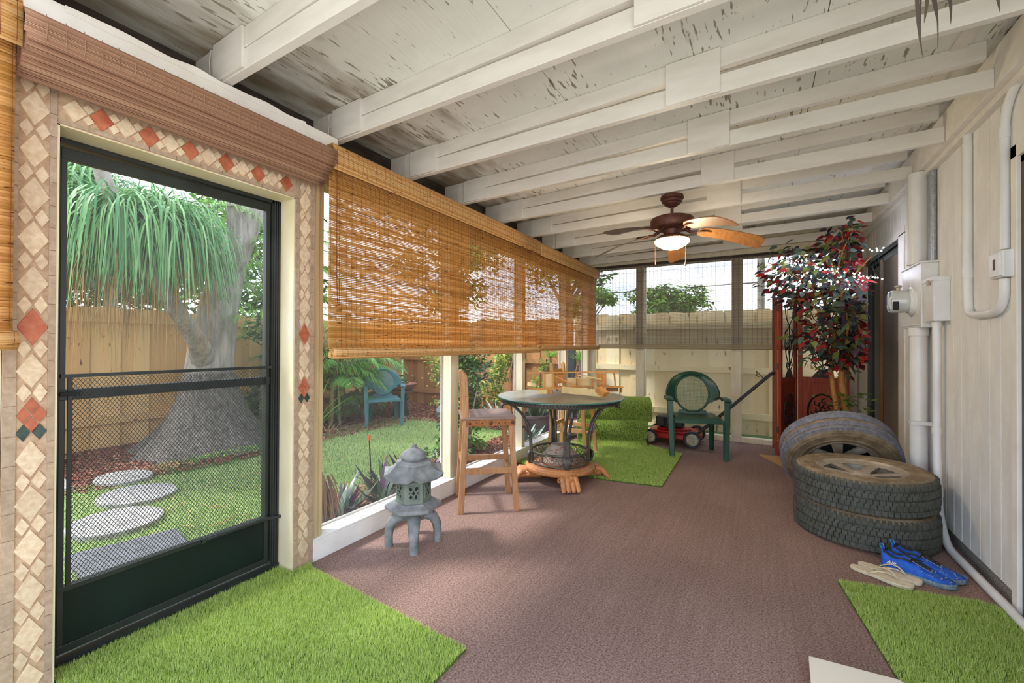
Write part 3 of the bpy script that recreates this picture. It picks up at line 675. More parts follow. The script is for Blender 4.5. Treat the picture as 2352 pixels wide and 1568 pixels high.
for a in angs:
    m = MB()
    def P(r, s, z): return (r*cos(a) - s*sin(a), r*sin(a) + s*cos(a), z)
    m.tube([P(.18, 0, .06), P(.28, 0, .075), P(.34, 0, .075), P(.38, 0, .06)], [.05, .062, .060, .05], 10, sq=.9)
    for k in range(4):
        s = (k - 1.5) * .036
        m.tube([P(.32, s*.9, .096), P(.358, s, .098), P(.378, s*1.05, .080)], [.022, .026, .022], 9)
        m.tube([P(.374, s*1.05, .082), P(.398, s*1.1, .062), P(.408, s*1.12, .045)], [.021, .0235, .020], 9)
        m.tube([P(.404, s*1.12, .048), P(.422, s*1.15, .032), P(.432, s*1.17, .014)], [.019, .0215, .014], 9)
    for s in (-1, 1):
        m.tube([P(.33, s*.06, .088 + 0*s), P(.315, s*.075, .092), P(.30, s*.08, .08), P(.31, s*.08, .066), P(.325, s*.078, .07)], .010, 7)
    m.build('claw_foot', M_['carved'], t, smooth=50)
m = MB(); m.lathe([(.163, .152), (.168, .165), (.163, .19), (.150, .225), (.125, .262), (.092, .292), (.084, .305), (.074, .312), (.07, .306), (0, .303)], 40)
tag(m.build('ceramic_bowl', M_['bowl'], smooth=40), 'peeling clay bowl turned upside down inside the table base basket', 'bowl').location = (TX, TY, .002)

# pale wooden rack pieces on the table
th = _th; t = empty('wooden_rack', (TX + .02, TY + .02, .757), th, 'collapsed rack of pale pine boards and rails lying on the glass table', 'rack')
def PX(u, v, y=0): # helper numbers measured once: lateral and height at distance y from the table centre
    d = 3.96 + y; return ((u - 1291) / 985.7 * d, y, max(1.2212 - (v - 789.6) / 985.7 * d - .757, .001))
def board(name, p, q, w, h, mt, up=(0, 0, 1)):
    m = MB(); m.beam(p, q, w, h, up); m.build(name, mt, t, bevel=.001)
PP, PO = M_['pinep'], M_['pineo']
board('top_rail', PX(1208, 855, -.02), PX(1414, 852, -.06), .03, .012, PO)
board('upright_panel', PX(1254, 890, -.04), PX(1254, 857, -.04), .082, .014, PP, (0, 1, 0))
board('upright_edge', PX(1247, 890, -.055), PX(1247, 857, -.055), .012, .02, PO, (0, 1, 0))
board('upright_edge', PX(1266, 890, -.055), PX(1266, 857, -.055), .012, .02, PO, (0, 1, 0))
board('bottom_rail', PX(1215, 892, -.12), PX(1348, 886, -.02), .03, .016, PO)
board('bottom_rail', PX(1272, 887, .0), PX(1356, 886, -.08), .03, .014, PO)
board('foot_block', PX(1230, 898, -.10), PX(1252, 898, -.12), .05, .034, PP)
board('foot_block', PX(1254, 898, -.09), PX(1264, 898, -.10), .05, .034, PO)
board('slanted_plank', PX(1284, 893, -.13), PX(1374, 902, -.30), .016, .058, PP)
board('end_block', PX(1362, 891, -.27), PX(1378, 904, -.33), .07, .045, PO)
board('brace', PX(1266, 859, -.02), PX(1318, 884, -.04), .02, .014, PO)
board('back_panel', PX(1303, 876, .10), PX(1355, 878, .04), .012, .085, PP)
board('back_panel', PX(1276, 868, .20), PX(1303, 868, .18), .012, .07, PO)
board('upright_post', PX(1323, 886, .0), PX(1323, 856, .0), .018, .018, PO, (0, 1, 0))
board('upright_post', PX(1277, 896, .0), PX(1277, 858, .0), .016, .016, PO, (0, 1, 0))
board('slat', PX(1326, 860, -.02), PX(1364, 866, -.08), .05, .008, PP)
board('slat', PX(1318, 866, -.04), PX(1376, 868, -.04), .05, .008, PP)
board('slat', PX(1351, 870, -.1), PX(1391, 884, -.14), .025, .010, M_['wood'])
board('upright_post', PX(1357, 890, -.06), PX(1357, 868, -.06), .018, .018, PO, (0, 1, 0))
board('end_panel', PX(1380, 884, .06), PX(1380, 856, .06), .09, .012, PO, (0, 1, 0))
board('upright_post', PX(1411, 884, .02), PX(1408, 854, .02), .012, .02, PO, (0, 1, 0))
board('tray_rail', PX(1372, 886, -.02), PX(1425, 886, .0), .09, .010, PO)
board('tray_side', PX(1390, 892, .03), PX(1418, 892, .04), .012, .04, M_['wood'])
board('tray_side', PX(1424, 893, -.03), PX(1424, 893, .06), .010, .045, PO)
board('foot_block', PX(1215, 880, .10), PX(1232, 884, .02), .03, .028, PP)

# ---------------- stone lantern ----------------
a0 = math.atan2(-1.99, 1.835)
t = empty('stone_lantern', (-1.835, 1.985, 0), a0, 'grey stone garden lantern with a hexagonal roof on four arched legs', 'lantern')
def hexl(mb, prof, n=6, off=pi/6, twist=0): mb.lathe(prof, n, a0=off, capb=True, capt=True)
for k in range(4):
    b = k * pi/2 + .02
    m = MB(); q = [(r*cos(b), r*sin(b), z) for r, z in ((.03, .175), (.075, .178), (.118, .155), (.140, .115), (.146, .06), (.145, .0))]
    for (p0, w0), (p1, w1) in zip(zip(q, (.07, .062, .056, .052, .048, .046)), list(zip(q, (.07, .062, .056, .052, .048, .046)))[1:]):
        pass
    m.tube(q, [.045, .042, .036, .031, .028, .027], 8, sq=.9); m.build('leg', M_['stone'], t, smooth=60)
m = MB(); m.lathe([(.0, .135), (.05, .145), (.075, .165), (.085, .20), (.11, .215), (0, .216)], 16); m.build('leg_hub', M_['stone'], t, smooth=60)
m = MB(); hexl(m, [(.150, .214), (.172, .226), (.172, .246), (.155, .252), (.125, .262), (.118, .268), (.112, .268)]); m.build('platform', M_['stone'], t, bevel=.004)
m = MB(); hexl(m, [(.102, .262), (.106, .272), (.106, .395), (.100, .405)]); fb = m.build('fire_box', M_['stoneg'], t, bevel=.003)
m = MB()
for k in range(6):   # lattice windows
    b = k * pi/3; ap = .106*cos(pi/6)
    ca, sa = cos(b), sin(b)
    def F_(s, z, o=0): return ((ap + o)*ca - s*sa, (ap + o)*sa + s*ca, z)
    m.mi = 0; m.hexa([F_(-.030, .295, .0005), F_(.030, .295, .0005), F_(.030, .295, .001), F_(-.030, .295, .001), F_(-.030, .375, .0005), F_(.030, .375, .0005), F_(.030, .375, .001), F_(-.030, .375, .001)])
    m.mi = 1
    for s in (-.030, .030): m.beam(F_(s, .293, .002), F_(s, .377, .002), .005, .006, (ca, sa, 0))
    for z in (.295, .375): m.beam(F_(-.031, z, .002), F_(.031, z, .002), .006, .005)
    for c0 in (-.04, -.01, .02):
        for sg in (1, -1):
            z0, z1 = .297, .373; s0 = c0; s1 = c0 + .05
            pa = F_(max(-.028, min(.028, s0))*sg, z0 + max(0, -.028 - s0)*1.5, .003); pb = F_(max(-.028, min(.028, s1))*sg, z1 - max(0, s1 - .028)*1.5, .003)
            m.beam(pa, pb, .008, .004, (ca, sa, 0))
m.build('lattice_windows', [M_['black'], M_['stoneg']], fb)
m = MB()   # flared roof
n = 36; rows = []
for r0, z0, fl in ((.090, .500, 0), (.112, .488, 0), (.135, .462, .1), (.165, .436, .6), (.192, .424, 1), (.188, .414, 1), (.12, .404, .2), (.0, .402, 0)):
    row = []
    for k in range(n + 1):
        b = 2*pi*k/n; c6 = cos(((b + pi/6) % (pi/3)) - pi/6); hexr = cos(pi/6)/max(cos(((b) % (pi/3)) - pi/6), .5)
        pk = abs(((b / (pi/3) + .5) % 1) - .5) * 2   # 0 at corner..1 mid
        pk = 1 - pk if False else abs((((b + pi/6) / (pi/3)) % 1) - .5) * 2
        row.append((r0*hexr*1.06*cos(b + pi/6 - pi/6), r0*hexr*1.06*sin(b), z0 + fl*.028*(1 if hexr > .985 else max(0, (hexr - .88)/.105)) ** 2))
    rows.append(row)
m.sheet(rows); m.build('roof', M_['stone'], t, smooth=40)
m = MB(); hexl(m, [(.118, .486), (.122, .492), (.118, .503), (.09, .512), (.07, .514)], off=0); m.build('cap_plate', M_['stone'], t, bevel=.003)
m = MB(); m.lathe([(.062, .510), (.078, .525), (.080, .540), (.066, .560), (.040, .575), (.018, .586), (.020, .598), (.012, .605), (0, .606)], 24); m.build('finial', M_['stone'], t, smooth=60)

# ---------------- plastic armchairs ----------------
def armchair(loc, rz, label, group, mt, mlat):
    t = empty('plastic_armchair', loc, rz, label, 'chair', group)
    def yb(z): return .17 + (z - .42) * .22           # recline of the back
    m = MB()   # seat
    rows = []
    for i in range(9):
        v = i/8; row = []
        for j in range(13):
            u = (j/12)*2 - 1; w = .235 - .02*v
            row.append((u*w, -.24 + .45*v, .425 - .012*(1 - u*u) + (.012 if i == 0 else .018) * 0 - .02*(i == 0)))
        rows.append(row)
    m.sheet(rows, -.012); m.sheet([[(u/6*.245, -.245 - .006*cos(u/6*1.5), z) for u in range(-6, 7)] for z in (.42, .385 )], .012)
    m.sheet([[(sx*.238, -.24 + .45*v/6, z) for v in range(7)] for z in (.42, .39)  for sx in (1,)], .006)
    m.sheet([[(-.238, -.24 + .45*v/6, z) for v in range(7)] for z in (.39, .42)], .006)
    m.build('seat', mt, t, smooth=50)
    m = MB(); n = 40   # hood band between inner oval and outer arch
    inner, mid, outer = [], [], []
    for k in range(n + 1):
        b = R(-38) + R(256)*k/n
        xi, zi = .185*cos(b), .655 + .205*sin(b)
        bo = b; xo, zo = .285*cos(bo), .645 + .255*sin(bo)
        if zo < .62: xo = .274 * (1 if xo > 0 else -1); zo = max(zo, .598)
        fwd = max(0, abs(xo) - .2) * .9
        inner.append((xi, yb(zi) + .004, zi)); mid.append(((xi + xo)/2, yb((zi+zo)/2) - .018, (zi + zo)/2)); outer.append((xo, yb(zo) - fwd*.6 - .004, zo))
    m.sheet([inner, mid, outer], .010)
    m.tube([(p[0], p[1] + .012, p[2]) for p in outer], .011, 8)
    m.tube([(.185*cos(2*pi*k/48), yb(.655 + .205*sin(2*pi*k/48)), .655 + .205*sin(2*pi*k/48)) for k in range(48)], .012, 8, closed=True)
    m.sheet([[(u/6*(.14 + .02*(z < .45)), yb(z), z) for u in range(-6, 7)] for z in (.41, .44, .47)], .010)
    bk = m.build('backrest', mt, t, smooth=60)
    m = MB(); s = .0155
    k = -12
    while k <= 12:
        x = k * s
        if abs(x) < .183:
            h = .203*math.sqrt(1 - (x/.185)**2); m.beam((x, yb(.655 - h), .655 - h), (x, yb(.655 + h), .655 + h), .0082, .004, (0, 1, 0))
        z = .655 + k * s * 1.05
        if abs(z - .655) < .2:
            w = .183*math.sqrt(1 - ((z - .655)/.205)**2); m.beam((-w, yb(z), z), (w, yb(z), z), .004, .0088)
        k += 1
    for k in range(-11, 12): pass
    m.build('lattice', mlat, bk)
    for sx in (-1, 1):
        m = MB()
        pts = [(sx*.268, .175, .600), (sx*.290, .10, .628), (sx*.292, .0, .640), (sx*.290, -.12, .640), (sx*.287, -.20, .632), (sx*.284, -.222, .615)]
        m.sheet([[(x + o*.034, y, z - abs(o)*.006) for o in (-1, -.5, 0, .5, 1)] for x, y, z in pts], .010)
        m.sheet([[(x + sx*.034, y, z - .002 - q) for q in (0, .022)] for x, y, z in pts], .006)
        m.build('armrest', mt, t, smooth=60)
        m = MB()
        a, b = Vector((sx*.284, -.20, .622)), Vector((sx*.268, -.245, 0))
        m.beam(a, b, .058, .012, (0, 1, 0), .046, .012); m.beam(a + Vector((sx*.028, .02, 0)), b + Vector((sx*.02, .02, 0)), .010, .05, (0, 1, 0), .010, .04)
        m.beam((sx*.245, -.235, .42), b + Vector((-sx*.02, .02, 0)), .010, .05, (0, 1, 0), .010, .035)
        m.build('leg', mt, t, bevel=.004)
        m = MB(); m.beam((sx*.20, .18, .42), (sx*.218, .262, 0), .055, .012, (0, 1, 0), .042, .012); m.beam((sx*.225, .16, .42), (sx*.237, .245, 0), .010, .045, (0, 1, 0), .010, .036)
        m.build('leg', mt, t, bevel=.003)
    return t
M_['greenp'] = mat('dark_green_plastic', '#163c2b', '#1d4735', scale=(5, 5, 5), rough=.4, spec=.5)
M_['bluep'] = mat('faded_teal_plastic', '#3f747c', '#4c8288', scale=(5, 5, 5), rough=.45)
M_['bluel'] = mat('faded_lattice', '#6a9ea5', rough=.5)
armchair((-.62, 5.19, 0), R(16), 'dark green plastic armchair with an oval lattice back on the porch floor', 'plastic lattice-back armchairs', M_['greenp'], mat('dusty_lattice', '#6f7d60', '#8a8c6c', scale=(9, 9, 9), rough=.6))
armchair((-4.98, 4.72, 0), R(50), 'faded teal plastic armchair standing on the lawn before the palms', 'plastic lattice-back armchairs', M_['bluep'], M_['bluel']).scale = (.93, .93, .93)

# ---------------- lawn mower ----------------
M_['redp'] = mat('red_mower_deck', '#b5201c', '#99201c', scale=(12, 12, 12), rough=.35, spec=.6)
M_['blackp'] = mat('black_plastic', '#1e1f20', '#2b2c2c', scale=(20, 20, 20), rough=.5)
M_['whub'] = mat('cream_hub', '#b9ad92', '#8f836a', scale=(40, 40, 40), rough=.6)
t = empty('lawn_mower', (-.93, 5.70, 0), 0, 'red push lawn mower with black engine parked behind the green chair', 'lawn mower')
m = MB(); o = [(-.30, -.14), (-.24, -.19), (.20, -.19), (.30, -.13), (.33, 0), (.30, .16), (.20, .21), (-.24, .21), (-.31, .12)]
m.prism(o, .07, .135); m.prism([(x*.9, y*.9) for x, y in o], .135, .165); m.prism([(x*.62, y*.62) for x, y in o], .165, .19); m.build('deck', M_['redp'], t, bevel=.012, smooth=50)
for x, y, r in ((-.24, -.225, .088), (.245, -.225, .098), (-.24, .235, .088), (.245, .235, .098)):
    m = MB(); m.M = Matrix.Translation((x, y, r)) @ Matrix.Rotation(pi/2, 4, 'X')
    m.lathe([(r*.72, -.02), (r*.95, -.022), (r, -.014), (r, .014), (r*.95, .022), (r*.72, .02)], 32); w = m.build('wheel', M_['blackp'], t, smooth=40)
    m = MB(); m.M = Matrix.Translation((x, y, r)) @ Matrix.Rotation(pi/2, 4, 'X'); m.lathe([(0, .016), (r*.16, .02), (r*.2, .012), (r*.66, .010), (r*.74, .020), (r*.76, .0), (r*.7, -.01), (0, -.012)], 32)
    for k in range(6): b = k*pi/3; m.beam((r*.18*cos(b), r*.18*sin(b), .012), (r*.66*cos(b), r*.66*sin(b), .012), .012, .01)
    m.build('hub', M_['whub'], w, smooth=40)
m = MB(); m.lathe([(.10, .19), (.125, .20), (.13, .30), (.11, .325), (.04, .335), (0, .335)], 24, c=(-.05, 0, 0)); m.box(-.20, -.12, -.10, .06, .21, .32); m.box(.02, .12, -.08, .08, .20, .29); m.build('engine', M_['blackp'], t, bevel=.006, smooth=40)
m = MB(); m.M = Matrix.Translation((-.15, -.102, .265)) @ Matrix.Rotation(pi/2, 4, 'X'); m.lathe([(0, .012), (.022, .012), (.024, 0)], 16, capb=True); m.build('primer_button', M_['redp'], t, smooth=40)
m = MB(); m.box(-.19, -.03, -.115, -.10, .205, .325); m.build('air_cover', M_['blackp'], t, bevel=.01)
m = MB()
for y in (-.16, .10): m.tube([(.24, y, .12), (.42, y, .27), (1.05, y*.9, .90)], .012, 8)
m.tube([(1.05, -.144, .90), (1.075, -.10, .915), (1.075, .05, .915), (1.05, .09, .90)], .012, 8); m.build('handle', M_['blackp'], t, smooth=60)
m = MB(); m.tube([(.98, -.15, .84), (.93, -.152, .90), (.90, -.15, .93), (.91, -.14, .90), (.90, -.10, .88), (.93, -.10, .86)], .004, 6); m.build('control_bail', M_['blackp'], t, smooth=60)

# ---------------- tyres ----------------
M_['rub'] = mat('worn_rubber', '#5a5b55', '#47483f', scale=(25, 25, 25), rough=.8, bump=.3, bscale=(150, 150, 150), bdist=.002, spec=.3)
M_['rubg'] = mat('lit_grey_rubber', '#7d808c', '#62656f', scale=(25, 25, 25), rough=.8, spec=.3)  # weathered grey, with the bluish light on the leaning tread put into its colour
M_['side'] = mat('dusty_sidewall', '#6a5a45', '#95836a', scale=(9, 9, 9), rough=.9, spec=.2, bump=.2, bscale=(100, 100, 100), bdist=.002)
M_['alloy'] = mat('dusty_alloy', '#b3aa9c', '#a08f78', scale=(14, 14, 14), rough=.5, metal=.35)
def tyre(loc, rot, label, group, Rr=.377, hw=.103, tread='rub', ribs=False, spokes=6):
    t = empty('spare_tyre', loc, 0, label, 'tyre', group, rot=rot)
    m = MB(); p = [(.235, -.085), (.24, -.098), (.262, -.102), (.266, -.106), (.274, -.106), (.278, -.103), (.31, -.105), (.316, -.108), (.322, -.105), (.334, -.103), (.338, -.106), (.345, -.102), (.362, -.088), (Rr-.012, -.078)]
    p = [(r + (Rr - .377 if r > .3 else 0), z) for r, z in p]
    sd_ = m; m.lathe(p + [(r, -z) for r, z in reversed(p)], 64); c = m.build('carcass', M_['side'], t, smooth=35)
    m = MB(); n = 78
    rows = [(-.084, -.056), (-.052, -.026), (-.022, .004), (.008, .034), (.038, .054), (.057, .084)] if not ribs else [(-.084, -.064), (-.060, -.036), (-.032, -.012), (.012, .032), (.036, .060), (.064, .084)]
    m.lathe([(Rr-.011, -.08), (Rr-.010, .08)], 64)
    for ri, (z0, z1) in enumerate(rows):
        sh = (ri * .37) % 1
        for k in range(n):
            g = .82 if not ribs else .97
            a0 = 2*pi*(k + sh)/n; a1 = a0 + 2*pi/n*g; am = (a0 + a1)/2; zz = .0045 * (1 if ri % 2 else -1)
            ro = Rr - (.004 if ri in (0, 5) else 0); rb = Rr - .012
            vs = []
            for rr in (rb, ro):
                for a, z in ((a0, z0), (am, z0 + zz), (a1, z0), (a1, z1), (am, z1 + zz), (a0, z1)): vs.append((rr*cos(a), rr*sin(a), z))
            m.add(vs, [(6, 7, 8, 9, 10, 11)] + [(i, (i+1) % 6, 6 + (i+1) % 6, 6 + i) for i in range(6)])
    # shoulder lugs
    for k in range(n):
        for s in (-1, 1):
            a = 2*pi*k/n; b = a + 2*pi/n*.6
            q = [(Rr-.006, s*.086), (Rr-.022, s*.098), (Rr-.026, s*.094), (Rr-.012, s*.082)]
            m.add([(r*cos(x), r*sin(x), z) for x in (a, b) for r, z in q], [(0, 1, 2, 3), (7, 6, 5, 4), (0, 4, 5, 1), (1, 5, 6, 2), (3, 2, 6, 7), (0, 3, 7, 4)])
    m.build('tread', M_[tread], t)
    m = MB(); m.lathe([(.225, -.09), (.243, -.094), (.243, -.086), (.225, -.07), (.215, .0), (.225, .07), (.243, .086), (.245, .094), (.232, .096), (.222, .082), (.20, .070)], 64)
    rim = m.build('rim', M_['alloy'], t, smooth=35)
    m = MB(); m.lathe([(0, .072), (.03, .074), (.045, .068), (.055, .055), (.07, .05)], 32)
    for k in range(spokes):
        a = 2*pi*k/spokes; w = .032
        def Q(r, s, z): return (r*cos(a) - s*sin(a), r*sin(a) + s*cos(a), z)
        m.sheet([[Q(r, s*w*(.7 + 2.2*r), z - .008*abs(s)) for s in (-1, -.5, 0, .5, 1)] for r, z in ((.05, .058), (.10, .066), (.16, .074), (.205, .078), (.222, .076))], -.02)
    m.lathe([(.196, .070), (.21, .079), (.226, .084)], 64); m.build('spokes', M_['alloy'], rim, smooth=40)
    m = MB(); m.lathe([(0, .0), (.22, .0)], 48); m.build('wheel_well', M_['blackp'], rim)
    return t
TX2, TY2 = .585, 3.605
tyre((TX2, TY2, .105), (0, 0, .3), 'dark worn tyre lying flat on the carpet, bottom of the stack of two', 'old wheels with tyres')
tyre((TX2 - .005, TY2 - .005, .323), (R(-1.0), R(-1.2), 1.1), 'tyre with dusty alloy rim lying on top of the stack beside the house wall', 'old wheels with tyres')
hh = Vector((.10, -.99, 0)).normalized(); lean = R(36)
nrm = (hh * cos(lean) - Vector((0, 0, 1)) * sin(lean)).normalized()
q = nrm.to_track_quat('Z', 'Y').to_euler()
tyre((.53, 4.16, .374), q, 'blue-grey ribbed tyre tipped forward against the tyre stack', 'old wheels with tyres', Rr=.384, tread='rubg', ribs=True, spokes=7)
m = MB(); m.prism([(0, 5.50), (.29, 4.93), (.7, 5.08), (.48, 5.52)], 0, .012)
tag(m.build('plywood_scrap', M_['pine']), 'pale plywood offcut lying on the carpet behind the tipped tyre', 'board')
# ---------------- room divider ----------------
M_['red_wood'] = mat('red_brown_wood', '#7c2f18', '#963f22', scale=(40, 40, 4), rough=.6, spec=.3)
M_['dk'] = mat('dark_iron', '#211b18', rough=.6)
t = empty('folding_screen', (.35, 5.85, 0), 0, 'red-brown wooden folding screen with iron scrollwork behind the leafy tree', 'room divider')
def spiral(cx, cz, r0, r1, a0, a1, n=18): return [(cx + (r0 + (r1-r0)*i/n)*cos(a0 + (a1-a0)*i/n), cz + (r0 + (r1-r0)*i/n)*sin(a0 + (a1-a0)*i/n)) for i in range(n + 1)]
def panel(p0, p1, H=1.83):
    p0, p1 = Vector((*p0, 0)), Vector((*p1, 0)); L = (p1 - p0).length; d = (p1 - p0)/L; nn = Vector((-d.y, d.x, 0))
    m = MB(); M = Matrix.Identity(4); M.col[0][:3] = d; M.col[1][:3] = nn; M.col[2][:3] = (0, 0, 1); M.col[3][:3] = p0; m.M = M
    w = .045
    m.box(.003, w, -.014, .014, 0, H); m.box(L - w, L - .003, -.014, .014, 0, H)
    for z0, z1 in ((.08, .14), (.80, .86), (H - .07, H)): m.box(w, L - w, -.012, .012, z0, z1)
    m.box(w, L - w, -.006, .006, .14, .80)
    fr = m.build('panel', M_['red_wood'], t, world=True, bevel=.002)
    g = MB(); g.M = M; c = L/2
    def tb(pts, r=.0055): g.tube([(x, -.012, z) for x, z in pts], r, 6)
    a, b = (L/2 - w)*.72, .20
    for k in range(14):   # carved oval
        an = 2*pi*k/14; tb(spiral(c + a*.55*cos(an)*(1 if k % 2 else .45), .47 + b*.62*sin(an)*(1 if k % 2 else .6), a*.26, .006, an, an + 5, 12), .006)
    g.tube([(c + a*cos(2*pi*k/32), -.010, .47 + b*sin(2*pi*k/32)) for k in range(32)], .010, 6, closed=True)
    for s in (-1, 1):      # scrolls of the open half
        tb([(c, .95), (c, 1.40)] if s > 0 else [(c, 1.38), (c, 1.44)])
        tb([(c + s*x, z) for x, z in ((0, .98), (a*.55, 1.08), (a*.95, 1.22), (a*.75, 1.36), (a*.45, 1.40))]); tb(spiral(c + s*a*.60, 1.345, a*.38, .008, pi/2 if s > 0 else pi/2, pi/2 - s*5, 16), .0045)
        tb([(c + s*x, z) for x, z in ((0, .96), (a*.35, .95), (a*.6, .99), (a*.45, 1.03))]); tb(spiral(c + s*a*.35, 1.0, a*.28, .006, 0, s*5, 14), .0045)
        tb([(c, 1.10), (c + s*a*.4, 1.2), (c + s*a*.3, 1.28)], .0045)
        tb([(c + s*x, z) for x, z in ((0, 1.44), (a*.6, 1.52), (a*.9, 1.64), (a*.5, 1.72), (a*.1, 1.66))], .005)
    g.sphere((c, -.012, 1.42), (.016, .008, .03), 8, 6); g.prism([(c - .0, -.016), (c + .04, -.016), (c + .04, -.008), (c, -.008)], .86, .9)
    g.mi = 0; g.hexa([(c - a*.75, -.016, .86), (c + a*.75, -.016, .86), (c + a*.75, -.006, .86), (c - a*.75, -.006, .86), (c - a*.25, -.016, .95), (c + a*.25, -.016, .95), (c + a*.25, -.006, .95), (c - a*.25, -.006, .95)])
    g.build('scrollwork', M_['dk'], fr, world=True, smooth=60)
    return fr
P0, P1, P2, P3 = (.165, 5.62), (.162, 6.02), (.39, 5.99), (.86, 5.86)
panel(P0, (.150, 6.03)); panel((.195, 5.60), (.375, 5.97)); panel((.39, 5.98), (.85, 5.87))
m = MB()
for z in (.25, .95, 1.6): m.box(.168, .192, 5.598, 5.612, z, z + .07)
m.build('hinge', M_['rust'], t, world=True)

# ---------------- artificial ficus with fairy lights ----------------
def leaf_arrays(C, L, W, az, pit, roll):
    """kite leaves with a fold. arrays -> V, F"""
    n = len(C); ca, sa, cp, sp = np.cos(az), np.sin(az), np.cos(pit), np.sin(pit)
    d = np.stack([ca*cp, sa*cp, sp], 1); up = np.stack([-ca*sp, -sa*sp, cp], 1); sd = np.cross(d, up)
    s2 = sd*np.cos(roll)[:, None] + up*np.sin(roll)[:, None]; u2 = np.cross(s2, d)
    L, W = L[:, None], W[:, None]
    V = np.stack([C, C + d*L*.30 + s2*W*.46 + u2*W*.12, C + d*L*.62 + s2*W*.40 + u2*W*.10, C + d*L - u2*L*.08, C + d*L*.62 - s2*W*.40 + u2*W*.10, C + d*L*.30 - s2*W*.46 + u2*W*.12, C + d*L*.45 - u2*W*.0], 1)
    b = np.arange(n)[:, None] * 7
    F = np.concatenate([b + np.array(q) for q in ([0, 1, 6, 6], [1, 2, 6, 6], [2, 3, 6, 6], [3, 4, 6, 6], [4, 5, 6, 6], [5, 0, 6, 6])])[:, :3]
    mi_order = np.tile(np.arange(n), 6)
    return V.reshape(-1, 3), F, mi_order
def rnd_ball(n, rad, shell=.35):
    v = np.random.randn(n, 3); v /= np.linalg.norm(v, axis=1)[:, None]
    r = (shell + (1 - shell)*np.random.rand(n)) ** .7
    return v * r[:, None] * np.array(rad), v
lm = [mat('leaf_dark_green', '#4b5c50', '#2f3f3a', mix='island', rough=.4, trans=.15), mat('leaf_deep_red', '#7d1f22', '#5a1a20', mix='island', rough=.4, trans=.2),
      mat('leaf_bright_red', '#b92f2a', '#95232a', mix='island', rough=.4, trans=.2), mat('leaf_olive', '#7d7c3a', '#5c6a35', mix='island', rough=.4, trans=.2), mat('leaf_plum', '#3c2a38', '#2c2530', mix='island', rough=.4, trans=.1)]
FX, FY = .66, 4.98
t = empty('ficus_tree', (FX, FY, 0), 0, 'artificial ficus with red and green leaves standing behind the tyres', 'tree')
m = MB(); m.lathe([(0, 0), (.13, 0), (.16, .22), (.165, .24), (.15, .24), (.14, .20), (0, .19)], 28); m.build('pot', M_['blackp'], t, smooth=40)
M_['fbark'] = mat('ficus_bark', '#b07c45', '#94602f', scale=(30, 30, 12), rough=.8, bump=.4, bscale=(60, 60, 20), bdist=.004)
tr_ = [[(-.03, 0, .2), (-.02, -.02, .55), (-.06, -.02, .80), (-.08, .0, 1.0), (-.05, 0, 1.3), (-.14, 0, 1.7)], [(.03, .02, .2), (.035, 0, .62), (.02, .02, .78), (.0, .02, .9), (.02, .02, 1.15), (.08, 0, 1.45), (.14, .02, 1.8)], [(-.01, .05, .2), (-.02, .03, .6), (.03, .02, .8), (.03, .06, 1.0), (-.02, .05, 1.4)]]
for q, rr in zip(tr_, (.026, .034, .02)):
    m = MB(); m.tube(q, [rr*(1 - .09*i) for i in range(len(q))], 8); m.build('trunk', M_['fbark'], t, smooth=60)
# boughs reaching out, leaves in sprays along them
boughs = []; m = MB()
targets = [(-.58, -.1, 2.02), (-.45, .1, 1.80), (-.35, -.2, 2.10), (-.62, 0, 1.88), (-.1, -.25, 1.95), (.1, -.2, 2.25), (.28, .1, 2.28), (.3, -.2, 2.0), (.32, .0, 1.6), (.28, -.25, 1.35), (-.28, -.2, 1.45), (-.3, .1, 1.3), (0, -.3, 1.5), (.05, -.25, 1.2), (.3, .2, 1.75), (-.15, .2, 2.15), (.15, -.3, 1.75), (-.35, -.3, 1.65), (.1, .25, 1.4), (.33, -.1, 1.85), (-.2, -.35, 1.25), (.2, -.3, 1.12), (-.48, -.25, 1.95), (.0, 0, 2.3), (-.45, .15, 2.12), (-.05, -.35, 1.72)]
for (x, y, z) in targets:
    x = x*.62 if x > 0 else x
    s0 = Vector((random.uniform(-.05, .05), 0, max(1.0, z - random.uniform(.3, .55)))); e0 = Vector((x, y, z)); mid = (s0 + e0)/2 + Vector((0, 0, .06))
    q = [s0.lerp(mid, .0), s0.lerp(mid, .5) + Vector((0, 0, .02)), mid, mid.lerp(e0, .5), e0]; boughs.append(q); m.tube(q, [.009, .007, .006, .005, .003], 5)
m.build('branches', M_['fbark'], t, smooth=60)
C, Dn = [], []
for q in boughs:
    for k in range(64):
        u = random.random() ** .6 * 3.99; i = int(u); p = q[i].lerp(q[i+1], u - i)
        o = Vector((random.gauss(0, .072), random.gauss(0, .072), random.gauss(0, .065))); C.append(p + o)
C = np.array([tuple(c) for c in C]); C = C[(C[:, 2] < 2.36) & (C[:, 0] < .13)]; n = len(C)
az = np.arctan2(C[:, 1], C[:, 0]) + np.random.randn(n)*.9
V, F, mo = leaf_arrays(C, np.random.uniform(.065, .105, n), np.random.uniform(.038, .056, n), az, np.random.uniform(-1.1, .25, n), np.random.randn(n)*.6)
redness = (C[:, 0] > .08)*.38 + (C[:, 2] > 2.1)*.12 + .12 + .25*(np.sin(C[:, 0]*9 + C[:, 2]*7) > .4)
rr = np.random.rand(n); sub = np.random.rand(n)
lmi = np.where(rr < redness, np.where(sub < .5, 2, 1), np.where(sub < .55, 0, np.where(sub < .78, 4, 3)))
npmesh('leaves', V, F, lm, lmi[mo], parent=t)
